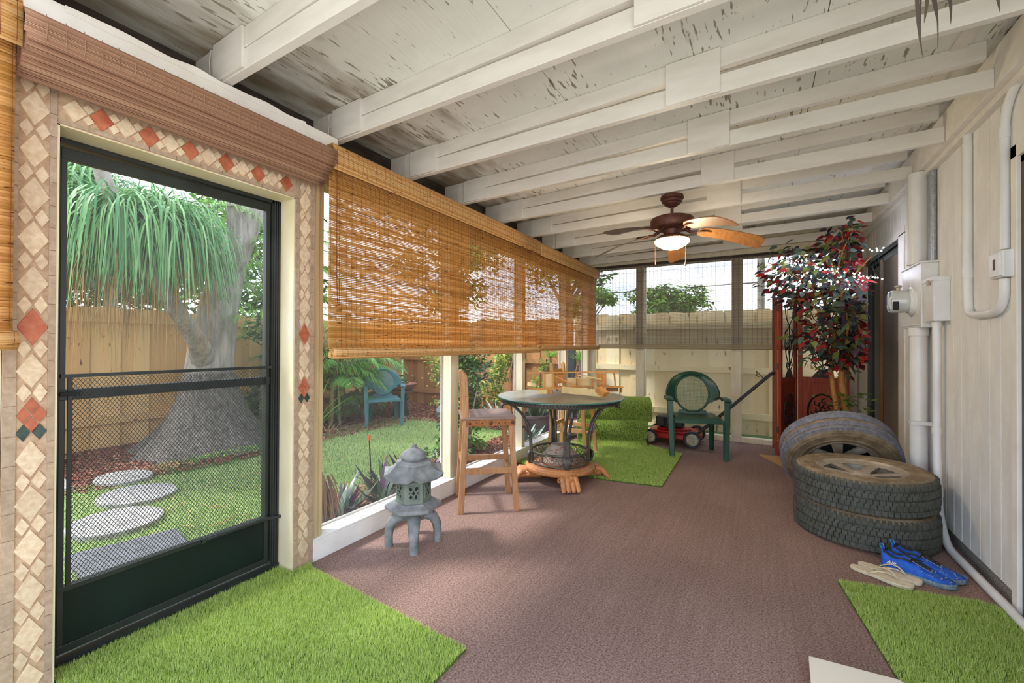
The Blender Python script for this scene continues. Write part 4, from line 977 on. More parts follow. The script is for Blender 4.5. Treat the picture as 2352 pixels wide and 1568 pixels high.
# young ivy at the base
C2 = np.array([(random.gauss(0, .10) + .05, random.gauss(-.04, .05), random.uniform(.62, .80)) for _ in range(60)])
V, F, mo = leaf_arrays(C2, np.full(60, .07), np.full(60, .03), np.random.rand(60)*6.28, np.random.uniform(-.5, .4, 60), np.random.randn(60)*.4)
npmesh('ivy', V, F, mat('light_green_leaf', '#7e9a45', '#5f8038', mix='island', rough=.5, trans=.3), parent=t)
# fairy lights
M_['bulb'] = mat('fairy_bulb', '#ffffff', emit='#dfe8ff', estr=28)
t2 = empty('fairy_lights', (FX, FY, 1.95), 0, 'string of cold white fairy lights wound through the top of the ficus', 'string lights')
pts = []
for k in range(95):
    f = k/94; pts.append(Vector((-.52 + .80*((k*.381) % 1), -.22 + .12*sin(k*1.9), -.17 + .28*((k*.617) % 1) + (.0 if k % 7 else -.1))))
pts.sort(key=lambda v: v.x + .15*v.z)
m = MB(); m.tube([(p.x, p.y + .004, p.z) for p in pts], .0012, 4, caps=False); m.build('wire', M_['greenp'], t2)
m = MB(); m.sphere((0, 0, 0), .0055, 6, 4); b0 = m.build('bulb', M_['bulb'], t2); b0.location = pts[0]
for p in pts[1:]:
    c = b0.copy(); COL.objects.link(c); c.parent = t2; c.location = p

# ---------------- ceiling fan ----------------
M_['fanm'] = mat('rusty_brown_metal', '#6b4234', '#54332a', scale=(30, 30, 30), rough=.5, metal=.3)
M_['blade'] = mat('oak_blade', '#a87445', '#8a5a30', scale=(50, 5, 50), rough=.5, lo=.3, hi=.7)
M_['bladed'] = mat('weathered_blade', '#6f5f50', '#5a4c40', scale=(30, 5, 30), rough=.7)
CX, CY = -.60, 3.575
t = empty('ceiling_fan', (CX, CY, 2.395), 0, 'bronze five-blade ceiling fan with a lit bowl lamp hanging from the joists', 'fan')
m = MB(); m.lathe([(.052, .005), (.084, .005), (.088, -.006), (.088, -.020), (.076, -.026), (.080, -.034), (.074, -.046), (.060, -.052), (.060, -.062), (.040, -.076), (.022, -.085), (0, -.088)], 32, capb=False); m.build('canopy', M_['fanm'], t, smooth=40)
m = MB(); m.tube([(0, 0, -.07), (0, 0, -.18)], .012, 10); m.lathe([(.012, -.14), (.022, -.155), (.03, -.165)], 16); m.build('rod', M_['fanm'], t, smooth=40)
m = MB(); m.lathe([(.02, -.155), (.06, -.160), (.135, -.168), (.158, -.178), (.163, -.19), (.163, -.235), (.155, -.248), (.12, -.262), (.07, -.268), (.06, -.30), (.062, -.315), (0, -.315)], 40)
for k in range(30):
    a = 2*pi*k/30; m.beam((.10*cos(a), .10*sin(a), -.262), (.145*cos(a), .145*sin(a), -.252), .008, .008)
m.build('motor', M_['fanm'], t, smooth=35)
m = MB(); m.lathe([(.06, -.305), (.10, -.315), (.118, -.328), (.122, -.338), (.128, -.342), (.124, -.350)], 36); m.build('light_collar', M_['fanm'], t, smooth=40)
M_['globe'] = mat('lit_glass_bowl', '#fff2d8', emit='#ffdf9e', estr=2.2, rough=.3)
m = MB(); m.lathe([(.122, -.338), (.130, -.350), (.128, -.368), (.112, -.384), (.096, -.392), (.078, -.404), (.060, -.412), (.03, -.420), (0, -.422)], 40); m.build('lamp_bowl', M_['globe'], t, smooth=60)
blade_a = [R(9.6 - 14), R(9.6 - 14 - 72), R(9.6 - 14 - 144), R(9.6 - 14 - 216), R(9.6 - 14 - 288)]
blade_a = [R(9.6 + f) for f in (14, 86, 158, 230, 302)]
for k, a in enumerate(blade_a):
    m = MB(); m.M = Matrix.Rotation(a, 4, 'Z')
    # bracket
    m2 = MB(); m2.M = m.M
    m2.tube([(.10, 0, -.262), (.15, 0, -.285), (.19, 0, -.283)], [.014, .012, .010], 8)
    m2.tube([(.19 + .045*(1 - cos(2*pi*i/20))*1.2, .032*sin(2*pi*i/20), -.288 - .0*i) for i in range(20)], .006, 6, closed=True)
    rows = []
    for i in range(13):
        u = i/12; r = .20 + .47*u; w = .052 + .024*u; dr = -.288 - .10*u**1.6
        if i == 12: w *= .72
        if i == 0: w *= .7
        rows.append([(r + (.012*(1 - abs(s)) if i == 12 else 0), s*w, dr - s*w*.34) for s in (-1, -.5, 0, .5, 1)])
    m.sheet(rows, .006); bo = m.build('blade', M_['blade'] if k in (0, 1, 4) else M_['bladed'], t, smooth=40)
    m2.build('blade_bracket', M_['fanm'], bo, smooth=50)
for dx, dy, zl in ((-.125, -.02, -.50), (.105, -.03, -.53)):
    m = MB(); m.tube([(dx, dy, -.33), (dx, dy, zl)], .0016, 5); m.lathe([(0, zl - .035), (.007, zl - .032), (.0055, zl - .01), (.002, zl)], 8, c=(dx, dy, 0)); m.build('pull_chain', M_['fanm'], t, smooth=50)
add_light('fan_bulb', 'POINT', (CX, CY, 2.395 - .47), 8, (1, .84, .62), shadow_soft_size=.12)

# ---------------- meter boxes and conduits ----------------
t = empty('meter_box', (.98, 4.06, 1.34), 0, 'large painted electric meter box with a round glass meter on the house siding', 'meter box')
m = MB(); m.box(.938, 1.028, 3.853, 4.276, 1.345, 1.775); m.box(.930, 1.030, 3.845, 4.284, 1.775, 1.788); m.box(.932, .940, 3.853, 4.276, 1.36, 1.37); m.build('cabinet', M_['boxw'], t, world=True, bevel=.004)
m = MB(); m.M = Matrix.Translation((.938, 4.03, 1.535)) @ Matrix.Rotation(-pi/2, 4, 'Y'); m.lathe([(.10, 0), (.10, .012), (.088, .016), (.084, .03)], 36); m.build('meter_ring', M_['boxw'], t, world=True, smooth=40)
M_['mglass'] = mat('meter_glass', '#c9ccca', '#b9bcba', scale=(10, 10, 10), rough=.15, spec=.7)
m = MB(); m.M = Matrix.Translation((.938, 4.03, 1.535)) @ Matrix.Rotation(-pi/2, 4, 'Y'); m.lathe([(.080, .01), (.080, .115), (.074, .128)], 36); g = m.build('meter_body', M_['mglass'], t, world=True, smooth=40)
M_['mface'] = mat('meter_face', '#dfe9f2', '#3f74b8', scale=(30, 30, 14), lo=.5, hi=.54, rough=.3)
m = MB(); m.M = Matrix.Translation((.938, 4.03, 1.535)) @ Matrix.Rotation(-pi/2, 4, 'Y'); m.lathe([(.074, .128), (.06, .132), (0, .133)], 36); m.build('meter_face', M_['mface'], g, world=True, smooth=60)
m = MB(); m.box(.815, .845, 3.945, 3.955, 1.47, 1.53); m.build('meter_label', M_['black'], g, world=True)
m = MB(); m.lathe([(.012, 0), (.012, .02), (.022, .028), (.022, .034), (.010, .040)], 12, c=(.86, 4.03, 1.612), capt=True); m.build('seal', M_['alloy'], t, world=True, smooth=40)
m = MB(); m.box(.945, .955, 4.0, 4.03, 1.29, 1.345); m.build('tag', M_['boxw'], t, world=True)
t = empty('switch_cabinet', (1.0, 3.76, 1.37), 0, 'smaller painted junction cabinet overlapping the meter box corner', 'junction box')
m = MB(); m.box(.948, 1.028, 3.657, 3.842, 1.378, 1.645); m.box(.942, 1.028, 3.650, 3.849, 1.630, 1.657); m.build('cabinet', M_['boxw'], t, world=True, bevel=.003)
m = MB(); m.box(.936, .944, 3.70, 3.74, 1.61, 1.64); m.sphere((.944, 3.70, 1.625), .008, 8, 6); m.build('latch', M_['alloy'], t, world=True, smooth=40)
def pipe(name, path, r, label, coll=(), n=14, mt='pvc'):
    # rounded bends
    P = [Vector(p) for p in path]; out = [P[0]]
    for i in range(1, len(P) - 1):
        a, b, c = P[i-1], P[i], P[i+1]; d1 = min((a - b).length*.45, .09); d2 = min((c - b).length*.45, .09)
        p, q = b + (a - b).normalized()*d1, b + (c - b).normalized()*d2
        out += [p.lerp(b, s).lerp(b.lerp(q, s), s) for s in (0, .25, .5, .75, 1)]
    out.append(P[-1])
    t = empty(name, tuple(P[-1]), 0, label, 'conduit', 'painted conduits on the house wall')
    m = MB(); m.tube(out, r, n); m.build('pipe', M_[mt], t, world=True, smooth=50)
    for (a, b) in coll:
        m = MB(); m.tube([a, b], r*1.16, n); m.build('coupling', M_[mt], t, world=True, smooth=40)
    return t
pipe('conduit', [(.965, 4.03, 2.43), (.965, 4.03, 1.788)], .052, 'thick painted pipe rising from the meter box to the ceiling ledger', [((.965, 4.03, 1.79), (.965, 4.03, 1.81))], 20)
tt = pipe('conduit', [(.965, 4.02, 1.345), (.965, 4.02, 0.0)], .048, 'thick painted pipe dropping from the meter box behind the tyres', [((.965, 4.02, 1.345), (.965, 4.02, 1.29))], 20)
m = MB(); m.box(.91, 1.03, 3.965, 3.968, .675, .70); m.lathe([(.050, .675), (.052, .675), (.052, .70), (.050, .70)], 20, c=(.965, 4.02, 0)); m.box(.91, 1.03, 3.955, 3.97, .675, .70); m.build('strap', M_['pvc'], tt, world=True)
m = MB(); m.tube([(1.01, 3.895, 2.44), (1.01, 3.895, 1.788)], .018, 10); tag(m.build('conduit', mat('galvanised', '#8f949b', '#b0b3b8', scale=(60, 60, 60), rough=.4, metal=.5), smooth=40), 'thin bare galvanised tube beside the thick upper pipe', 'conduit')
pipe('conduit', [(.985, 3.74, 1.378), (.985, 3.74, .55), (.985, 3.70, .16), (.972, 3.52, .022), (.988, 2.9, .021), (1.0, 1.6, .021)], .021, 'slim painted conduit falling from the junction cabinet and running along the floor', [((.985, 3.74, 1.378), (.985, 3.74, 1.345)), ((.985, 3.742, .70), (.985, 3.742, .66)), ((.985, 3.71, .27), (.985, 3.716, .33))])
pipe('conduit', [(1.01, 3.345, 2.44), (1.01, 3.345, 1.42), (1.01, 3.28, 1.385), (1.01, 2.99, 1.385), (1.01, 2.93, 1.46), (1.01, 2.93, 1.54)], .020, 'U-shaped conduit looping under the small switch box on the siding', [((1.01, 3.345, 1.66), (1.01, 3.345, 1.60))])
pipe('conduit', [(1.01, 2.93, 1.68), (1.01, 2.93, 2.30), (1.01, 2.86, 2.40), (1.01, 2.70, 2.45)], .018, 'conduit climbing from the small switch box and bending to the ledger', [((1.01, 2.93, 2.21), (1.01, 2.93, 2.26))])
t = empty('switch_box', (1.0, 2.93, 1.60), 0, 'small painted outlet box beside the dark glass door', 'outlet box')
m = MB(); m.box(.985, 1.028, 2.875, 3.005, 1.545, 1.672); m.build('box', M_['boxw'], t, world=True, bevel=.004)
m = MB(); m.box(.978, .986, 2.885, 2.995, 1.552, 1.665); cv = m.build('cover', M_['boxw'], t, world=True, bevel=.003)
m = MB(); m.box(.9765, .979, 2.93, 2.952, 1.585, 1.635); m.build('socket', M_['rust'], cv, world=True)
t = empty('corner_sensor', (-2.05, 6.03, 2.10), 0, 'small white box lamp fixed high in the far corner beside the blinds', 'sensor')
m = MB(); m.box(-2.105, -2.06, 5.995, 6.028, 2.02, 2.11); m.build('housing', M_['white'], t, world=True, bevel=.003)
m = MB(); m.box(-2.105, -2.095, 6.0, 6.06, 2.04, 2.06); m.build('bracket', M_['white'], t, world=True)

# ---------------- shoes ----------------
def sneaker(loc, rz, label, flip=1):
    t = empty('running_shoe', loc, rz, label, 'shoe', 'blue running shoes')
    L = .29
    def half(u): # half width
        return (.034 + .016*sin(min(1, u/.35)*pi/2) - .010*math.exp(-((u - .42)/.12)**2) + .0*u) * (1 if u < .82 else math.sqrt(max(0, 1 - ((u - .82)/.19)**2)))* (1 if u > .07 else math.sqrt(max(.05, 1 - ((.07 - u)/.075)**2)))
    def top(u): return .098 - .02*math.exp(-((u-.22)/.12)**2) if u < .30 else max(.034, .092 - (u - .30)*.105)
    us = [0, .015, .04, .08, .14, .2, .26, .32, .38, .44, .5, .56, .62, .68, .74, .8, .86, .91, .95, .98, 1.0]
    rows, ins = [], []
    for u in us:
        w = half(u); h = top(u) * (1 if u < .86 else math.sqrt(max(.12, 1 - ((u - .86)/.15)**2))) + (.012 if u < .03 else 0)
        x = u*L; z0 = .022
        opn = .05 < u < .42
        ow = w * (.72 if opn else .55); a = [(-w, z0), (-w*1.06, z0 + (h-z0)*.35), (-w*.98, z0 + (h-z0)*.7)]
        if opn: c = [(-ow, h), (-ow*.72, h - .004), (-ow*.62, .034), (0, .030), (ow*.62, .034), (ow*.72, h - .004), (ow, h)]
        else: c = [(-w*.72, z0 + (h-z0)*.90), (-w*.45, z0 + (h-z0)*.98), (-w*.2, h + .001), (0, h + .002), (w*.2, h + .001), (w*.45, z0 + (h-z0)*.98), (w*.72, z0 + (h-z0)*.90)]
        r = a + c + [(-p, q) for p, q in reversed(a)]
        rows.append([(x, y, z) for y, z in r])
    m = MB(); m.sheet(rows, 0)
    up = m.build('upper', [M_['shoe']], t, smooth=70)
    m = MB(); sec = []
    for u in us:
        w = half(u) * 1.07 + .002; x = u*L*1.03 - .004; sp = .010 * max(0, (u - .75)/.25) ** 2
        sec.append([(x, -w*.97, .025 + sp), (x, -w*1.02, .014 + sp), (x, -w*.9, sp), (x, w*.9, sp), (x, w*1.02, .014 + sp), (x, w*.97, .025 + sp)])
    m.sheet(sec, 0); m.build('sole', M_['solet'], t, smooth=50)
    m = MB(); ring = []
    for u in (.06, .12, .2, .28, .36, .42): ring.append((u*L, -half(u)*.70, top(u) + .001))
    r2_ = [(x, -y, z) for x, y, z in reversed(ring)]; m.tube(ring + r2_, .0055, 8, closed=True); m.build('collar', M_['blackp'], t, smooth=60)
    m = MB(); m.sheet([[(u*L, s*half(u)*.34, top(u) + .002) for s in (-1, 0, 1)] for u in (.40, .46, .52, .58, .64, .70)], .003); m.build('eyestay', mat('grey_patch', '#8c8fa6', rough=.7), t, smooth=60)
    m = MB()
    for i in range(5):
        u = .44 + .05*i; y = half(u)*.40
        m.tube([(u*L, -y, top(u) + .008), ((u + .02)*L, 0, top(u) + .011), ((u + .045)*L, y, top(u + .04) + .008)], .0026, 6)
        m.tube([(u*L, y, top(u) + .008), ((u + .02)*L, 0, top(u) + .012), ((u + .045)*L, -y, top(u + .04) + .008)], .0026, 6)
    u = .46
    for s in (-1, 1): m.tube([(u*L, 0, top(u) + .012), (u*L + .01, s*.022, top(u) + .018), (u*L + .03, s*.026, top(u) + .004), (u*L + .012, s*.004, top(u) + .014)], .0026, 6)
    m.build('laces', M_['blackp'], t, smooth=60)
    m = MB(); m.tube([(.004, -.006, .10), (-.008, 0, .118), (.004, .006, .125), (.012, 0, .105)], .0035, 6); m.build('heel_tab', mat('bright_blue_tab', '#2f8fd6', rough=.6), t, smooth=60)
    m = MB()   # pale bits of debris stuck to the toe
    for k in range(11):
        u = random.uniform(.5, .93); s = random.choice((-.8, -.5, .1, -.9, .4)); w = half(u); h = top(u); x = u*L; y = s*w*.98; z = .022 + (h - .022)*(.93 if abs(s) < .6 else .62) + .002
        a = random.uniform(0, 3); m.beam((x, y, z), (x + .008*cos(a), y - .001, z + .006*sin(a)), .0022, .0022)
    m.build('debris', M_['pinep'], up)
    fc = bpy.data.curves.new('air_lettering', 'FONT'); fc.body = 'AIR'; fc.size = .026; fc.extrude = .0006; fc.shear = .3; fc.materials.append(M_['white'])
    tmp = bpy.data.objects.new('tmp', fc); me = bpy.data.meshes.new_from_object(tmp); bpy.data.objects.remove(tmp); me.name = 'air_lettering'
    fo = bpy.data.objects.new('air_lettering', me); link(fo, up, False); fo.location = (.030, -half(.18)*1.085, .047); fo.rotation_euler = (R(86), R(4), R(-7))
    return t
M_['shoe'] = mat('blue_knit', '#1b4bab', '#2c66c9', scale=(30, 30, 30), rough=.8, bump=.4, bscale=(400, 400, 400), bdist=.001)
M_['solet'] = mat('grey_teal_sole', '#5d7784', '#8c97a0', mix='noise', scale=(120, 120, 60), rough=.7)
sneaker((.588, 3.092, 0), math.atan2(2.985 - 3.092, .860 - .590), 'blue running shoe with AIR lettering, nearer the flip-flops')
sneaker((.652, 3.190, 0), math.atan2(3.07 - 3.190, .915 - .650), 'blue running shoe tucked behind its mate against the tyre')
M_['flip'] = mat('cream_foam', '#dccfb4', '#cbbd9f', scale=(30, 30, 30), rough=.7)
def flipflop(loc, rz, label, s=1, tilt=0):
    t = empty('flip_flop', loc, 0, label, 'sandal', 'cream flip-flops', rot=(0, tilt, rz))
    L = .262; out = []
    for k in range(40):
        a = 2*pi*k/40; u = (1 - cos(a))/2; w = (.034 + .014*u - .012*math.exp(-((u - .42)/.16)**2)) * abs(sin(a))**.55
        out.append((u*L, w*(1 if a < pi else -1)))
    m = MB(); m.prism(out, 0, .017); m.build('sole', M_['flip'], t, bevel=.003)
    m = MB()
    for q in (-1, 1):
        m.tube([(.20, 0, .016), (.19, q*.006, .034), (.165, q*.020, .048), (.135, q*.034, .046), (.105, q*.038, .030), (.085, q*.036, .014)], [.004, .005, .006, .007, .006, .004], 8, sq=.5)
    m.build('strap', M_['flip'], t, smooth=60)
    return t
flipflop((.437, 2.985, .002), math.atan2(2.862 - 2.985, .680 - .437), 'cream flip-flop lying nearest the grass mat')
flipflop((.478, 3.042, .002), math.atan2(2.945 - 3.042, .722 - .478), 'cream flip-flop half under the blue shoe')

# white slab bottom right
t0 = empty('white_slab', (.30, 1.75, 0), 0, 'cream painted board lying over the edge of the right grass mat', 'board')
m = MB(); s_ = [(.163, 1.975), (.425, 1.995), (.447, 1.980), (.47, 1.50), (.14, 1.45)]
m.prism(s_, .030, .048); m.build('slab', mat('dirty_cream_board', '#ddd3c0', '#c9bda6', scale=(5, 5, 5), lo=.45, hi=.75, rough=.5), t0, world=True, bevel=.002)
m = MB(); m.prism([(.17, 1.96), (.42, 1.975), (.44, 1.52), (.16, 1.48)], 0.0, .030); m.build('foot', M_['dark'], t0, world=True)

# hanging plant above the camera's right
t = empty('hanging_plant', (.55, 1.55, 2.42), 0, 'dark strappy leaves dangling from a plant hung at the upper right', 'plant')
m = MB(); m.lathe([(0, -.0), (.07, 0), (.10, .13), (.105, .14), (.09, .14), (0, .12)], 20, c=(.0, .05, .0)); m.build('pot', M_['dk'], t, smooth=40)
M_['dleaf'] = mat('dry_dark_leaf', '#3a3128', '#51463a', mix='island', rough=.7)
def strap(m, pts, w, n=2):
    rows = []
    for i, p in enumerate(pts):
        u = i/(len(pts) - 1); ww = w * (1 - u**2.2) + .0006; rows.append([(p[0] - ww*.87, p[1] - ww*.5, p[2]), (p[0], p[1], p[2] + ww*.2), (p[0] + ww*.87, p[1] + ww*.5, p[2])])
    m.sheet(rows)
m = MB()
for (u0, v0, u1, v1, u2, v2) in ((2108, -40, 2105, 45, 2122, 130), (2135, -40, 2128, 20, 2124, 45), (2140, -40, 2152, 25, 2156, 45), (2180, -40, 2188, 10, 2185, 48), (2290, -30, 2297, 0, 2298, 18), (2118, -40, 2110, 60, 2119, 118), (2150, -20, 2158, 50, 2155, 105)):
    P = []
    for s in (0, .25, .5, .75, 1):
        u = (1-s)**2*u0 + 2*s*(1-s)*u1 + s*s*u2; v = (1-s)**2*v0 + 2*s*(1-s)*v1 + s*s*v2
        X = (u - 1176)/985.7*1.2; Z = (789.6 - v)/985.7*1.2; P.append((X*cos(_th) - 1.2*sin(_th) - .55, X*sin(_th) + 1.2*cos(_th) - 1.55, CAMZ + Z - 2.42))
    P.insert(0, (P[0][0]*.4, P[0][1]*.4 + .03, P[0][2] + .12)); P.insert(0, (0, .05, .13))
    strap(m, P, .007 if u0 != 2118 and u0 != 2150 else .003)
m.build('leaves', M_['dleaf'], t)
m = MB(); m.tube([(0, .05, .13), (0, .05, .20)], .002, 5); m.build('hook', M_['dk'], t)

# ---------------- artificial turf pieces ----------------
def blades(B, Nn, l, w, lean, mats, name, parent=None, **kw):
    n = len(B); ph = np.random.rand(n)*2*pi
    a = np.stack([np.cos(ph), np.sin(ph), np.zeros(n)], 1); a -= (a*Nn).sum(1)[:, None]*Nn; a /= np.linalg.norm(a, axis=1)[:, None] + 1e-9
    b = np.cross(Nn, a); L = l*np.random.uniform(.6, 1.15, n)[:, None]; k = np.random.rand(n)[:, None]*lean
    tip = B + Nn*L*np.sqrt(1 - np.minimum(k, .95)**2) + b*L*k
    V = np.stack([B - a*w/2, B + a*w/2, tip], 1).reshape(-1, 3); F = np.arange(3*n).reshape(-1, 3)
    return npmesh(name, V, F, mats, parent=parent, world=True, **kw)
def inpoly(x, y, poly):
    c = np.zeros(len(x), bool); j = len(poly) - 1
    for i in range(len(poly)):
        xi, yi = poly[i]; xj, yj = poly[j]
        c ^= ((yi > y) != (yj > y)) & (x < (xj - xi)*(y - yi)/(yj - yi + 1e-12) + xi); j = i
    return c
M_['turf'] = mat('lime_turf', '#93b048', '#dfea9a', mix='island', lo=0, hi=1, c3='#b4cb64', rough=.6, trans=.3, spec=.3)
M_['turfb'] = mat('turf_backing', '#33421c', '#56702c', scale=(90, 90, 90), rough=.9)
def turf(name, poly, dens, label, cat, z=.004, l=.019, w=.0023, vis=None, h=.009):
    t = empty(name, (sum(p[0] for p in poly)/len(poly), sum(p[1] for p in poly)/len(poly), 0), 0, label, cat)
    m = MB(); m.prism(poly, 0, h); m.build('backing', M_['turfb'], t, world=True)
    xs, ys = [p[0] for p in poly], [p[1] for p in poly]
    A = (max(xs) - min(xs))*(max(ys) - min(ys)); n = int(A*dens)
    x = np.random.uniform(min(xs), max(xs), n); y = np.random.uniform(min(ys), max(ys), n); k = inpoly(x, y, poly)
    if vis is not None: k &= vis(x, y)
    B = np.stack([x[k], y[k], np.full(k.sum(), h)], 1)
    blades(B, np.tile([0, 0, 1.], (len(B), 1)), l, w, .8, M_['turf'], 'pile', t)
    return t
turf('grass_mat', [(-2.14, 1.50), (-2.07, 1.475), (-1.01, 1.395), (-1.0, .35), (-2.14, .35), (-2.14, .52), (-2.245, .52), (-2.245, 1.392), (-2.14, 1.392)], 125000, 'bright green artificial grass mat before the screen door', 'mat')
turf('grass_mat', [(.352, 2.765), (.9, 2.875), (.965, 2.86), (.975, 1.25), (.60, 1.25), (.445, 2.0)], 110000, 'green artificial grass mat in the lower right by the house door', 'mat')
t = turf('grass_mat', [(-2.14, 3.84), (-1.95, 3.80), (-1.21, 3.76), (-.72, 3.83), (-.74, 5.08), (-1.13, 5.30), (-1.93, 5.05), (-2.14, 5.0)], 42000, 'green artificial grass mat under the table with its far end rolled up', 'mat', l=.022, w=.0035)
# the rolled end of that mat: two thick lobes
rd = Vector((.938, .345, 0)); fd = Vector((-.345, .938, 0)); ro = Vector((-1.94, 4.98, 0))
def lobe(prof, x0, x1):
    m = MB(); m.sheet([[ro + rd*x0 + fd*a + Vector((0, 0, b)), ro + rd*x1 + fd*a + Vector((0, 0, b))] for a, b in prof], .012)
    return m
def smooth_prof(pr, n=8):
    out = []; P = [pr[0]] + pr + [pr[-1]]
    for i in range(1, len(P) - 2):
        for k in range(n):
            u = k/n; p = [.5*((2*P[i][j]) + (-P[i-1][j] + P[i+1][j])*u + (2*P[i-1][j] - 5*P[i][j] + 4*P[i+1][j] - P[i+2][j])*u*u + (-P[i-1][j] + 3*P[i][j] - 3*P[i+1][j] + P[i+2][j])*u**3) for j in (0, 1)]
            out.append(tuple(p))
    return out + [pr[-1]]
low = smooth_prof([(-.06, .012), (-.03, .02), (.03, .06), (.02, .13), (.0, .19), (.02, .25), (.09, .29), (.22, .29)])
upp = smooth_prof([(.16, .285), (.10, .31), (.06, .37), (.08, .46), (.16, .52), (.30, .545), (.42, .50), (.48, .38), (.50, .2), (.50, .02)])
for nm, pr, xa, xb in (('folded_roll', low, 0, .84), ('folded_roll', upp, .02, .90)):
    ob = lobe([(a, b) for a, b in pr], xa, xb).build(nm, M_['turfb'], t, world=True, smooth=60)
    P = np.array(pr); seg = np.linalg.norm(np.diff(P, axis=0), axis=1); s = np.r_[0, np.cumsum(seg)]; n = int(s[-1]*(xb - xa)*60000)
    u = np.random.rand(n)*s[-1]; a = np.interp(u, s, P[:, 0]); b = np.interp(u, s, P[:, 1]); a2 = np.interp(np.minimum(u + .01, s[-1]), s, P[:, 0]); b2 = np.interp(np.minimum(u + .01, s[-1]), s, P[:, 1])
    ta, tb = a2 - a, b2 - b; ln = np.hypot(ta, tb) + 1e-9; na, nb = -tb/ln, ta/ln
    xl = np.random.uniform(xa, xb, n)
    RD, FD = np.array(rd), np.array(fd); B = np.array(ro)[None] + xl[:, None]*RD + a[:, None]*FD + b[:, None]*np.array([0, 0, 1.]) 
    Nn = na[:, None]*FD + nb[:, None]*np.array([0, 0, 1.]); B += Nn*.002
    blades(B, Nn, .022, .0035, .8, M_['turf'], 'pile', ob)
m = MB()
for pr, xb in ((low, .84), (upp, .90)):
    cx = sum(p[0] for p in pr)/len(pr); cz = sum(p[1] for p in pr)/len(pr)
    m.tube([tuple(ro + rd*(xb - .004) + fd*(cx + (a - cx)*.9) + Vector((0, 0, cz + (b - cz)*.9))) for a, b in pr], .008, 6)
    m.tube([tuple(ro + rd*(xb - .012) + fd*(cx + (a - cx)*.6) + Vector((0, 0, cz + (b - cz)*.6))) for a, b in pr], .010, 6)
m.build('rolled_edge', M_['dk'], t, world=True)
# ---------------- garden ----------------
def straps(B, az, e0, e1, L, w, seg=7, pw=.8, bendat=.5, twist=0.0):
    """ribbons that start at elevation e0 and bend towards e1"""
    n = len(B); B = np.asarray(B, float); az, e0, e1, L, w = [np.broadcast_to(np.asarray(q, float), (n,)) for q in (az, e0, e1, L, w)]
    t = (np.arange(seg) + .5)/seg; el = e0[:, None] + (e1 - e0)[:, None]*np.minimum(1, t[None]/bendat)**pw
    d = np.stack([np.cos(az)[:, None]*np.cos(el), np.sin(az)[:, None]*np.cos(el), np.sin(el)], 2)*(L/seg)[:, None, None]
    P = np.concatenate([np.zeros((n, 1, 3)), np.cumsum(d, 1)], 1) + B[:, None]
    ph = az + pi/2 + (np.random.rand(n) - .5)*twist
    sd = np.stack([np.cos(ph), np.sin(ph), np.zeros(n)], 1)[:, None]
    u = np.linspace(0, 1, seg + 1); prof = np.minimum(1, (u + .15)*4) * (1 - u**2.5) + .04
    off = sd*(w[:, None]*prof[None]/2)[:, :, None]
    V = np.stack([P - off, P + off], 2).reshape(-1, 3)
    b = (np.arange(n)[:, None]*(seg + 1) + np.arange(seg)[None]).reshape(-1)*2
    F = np.stack([b, b + 1, b + 3, b + 2], 1)
    return V, F
def cat(parts):
    Vs, Fs, o = [], [], 0
    for V, F in parts: Vs.append(V); Fs.append(F + o); o += len(V)
    return np.concatenate(Vs), np.concatenate(Fs)
M_['lawn'] = mat('lawn_base', '#3f5a25', '#5a7a35', scale=(3, 3, 3), rough=1)
M_['gblade'] = mat('lawn_blades', '#a8c46c', '#e6efb4', mix='island', lo=0, hi=1, rough=.6, trans=.3)
M_['mulch'] = mat('mulch_ground', '#5d3528', '#7a4a3a', scale=(30, 30, 30), rough=1, bump=.6)
m = MB(); m.box(-12, -2.30, -2.5, 6.9, -.08, -.03); m.box(-2.4, 6, 6.2, 9, -.08, -.03); m.build('lawn', M_['lawn'], kind='structure')
n = 230000; x = np.random.uniform(-6.0, -2.32, n); y = np.random.uniform(.5, 6.2, n)
bed = ((x < -4.95 - .25*np.sin(y*2)) & (y < 3.9)) | (y > 5.25 + .25*np.sin(x*2.2)) | ((x < -5.35) & (y > 3.6)) | ((x > -2.72) & (y > 1.6) & (y < 3.3)) | ((x > -3.0) & (y > 3.3))
dens = np.clip(1.25 - (x + 2.3)*-.22, .25, 1); k = ~bed & (np.random.rand(n) < dens)
B = np.stack([x[k], y[k], np.full(k.sum(), -.03)], 1)
blades(B, np.tile([0, 0, 1.], (len(B), 1)), .034, .0048, .85, M_['gblade'], 'lawn_grass', label='short green garden grass outside the screens', category='grass', kind='stuff')
# mulch beds: chips
def chips(name, x0, x1, y0, y1, n, label, test=None):
    x = np.random.uniform(x0, x1, n); y = np.random.uniform(y0, y1, n)
    if test is not None: k = test(x, y); x, y = x[k], y[k]
    n = len(x); a = np.random.rand(n)*pi; L = np.random.uniform(.012, .035, n); w = L*np.random.uniform(.15, .4, n); tz = np.random.randn(n)*.3
    d = np.stack([np.cos(a)*L, np.sin(a)*L, tz*L], 1); s = np.stack([-np.sin(a)*w, np.cos(a)*w, np.random.randn(n)*w*.4], 1); c = np.stack([x, y, np.random.uniform(-.022, -.005, n)], 1)
    up = np.array([0, 0, .004]); V = np.stack([c - d - s, c + d - s, c + d + s, c - d + s, c - d*.8 + up, c + d*.8 + up], 1).reshape(-1, 3); b = np.arange(n)[:, None]*6
    F = np.concatenate([b + np.array(q) for q in ([0, 1, 5, 4], [2, 3, 4, 5])])
    return npmesh(name, V, F, M_['chip'], label=label, category='mulch', kind='stuff')
M_['chip'] = mat('mulch_chip', '#6e3a2c', '#b08a6c', mix='island', lo=0, hi=1, c3='#8a4a38', rough=.9)
m = MB()
def patch(pts, z): m.prism(pts, -.05, z)
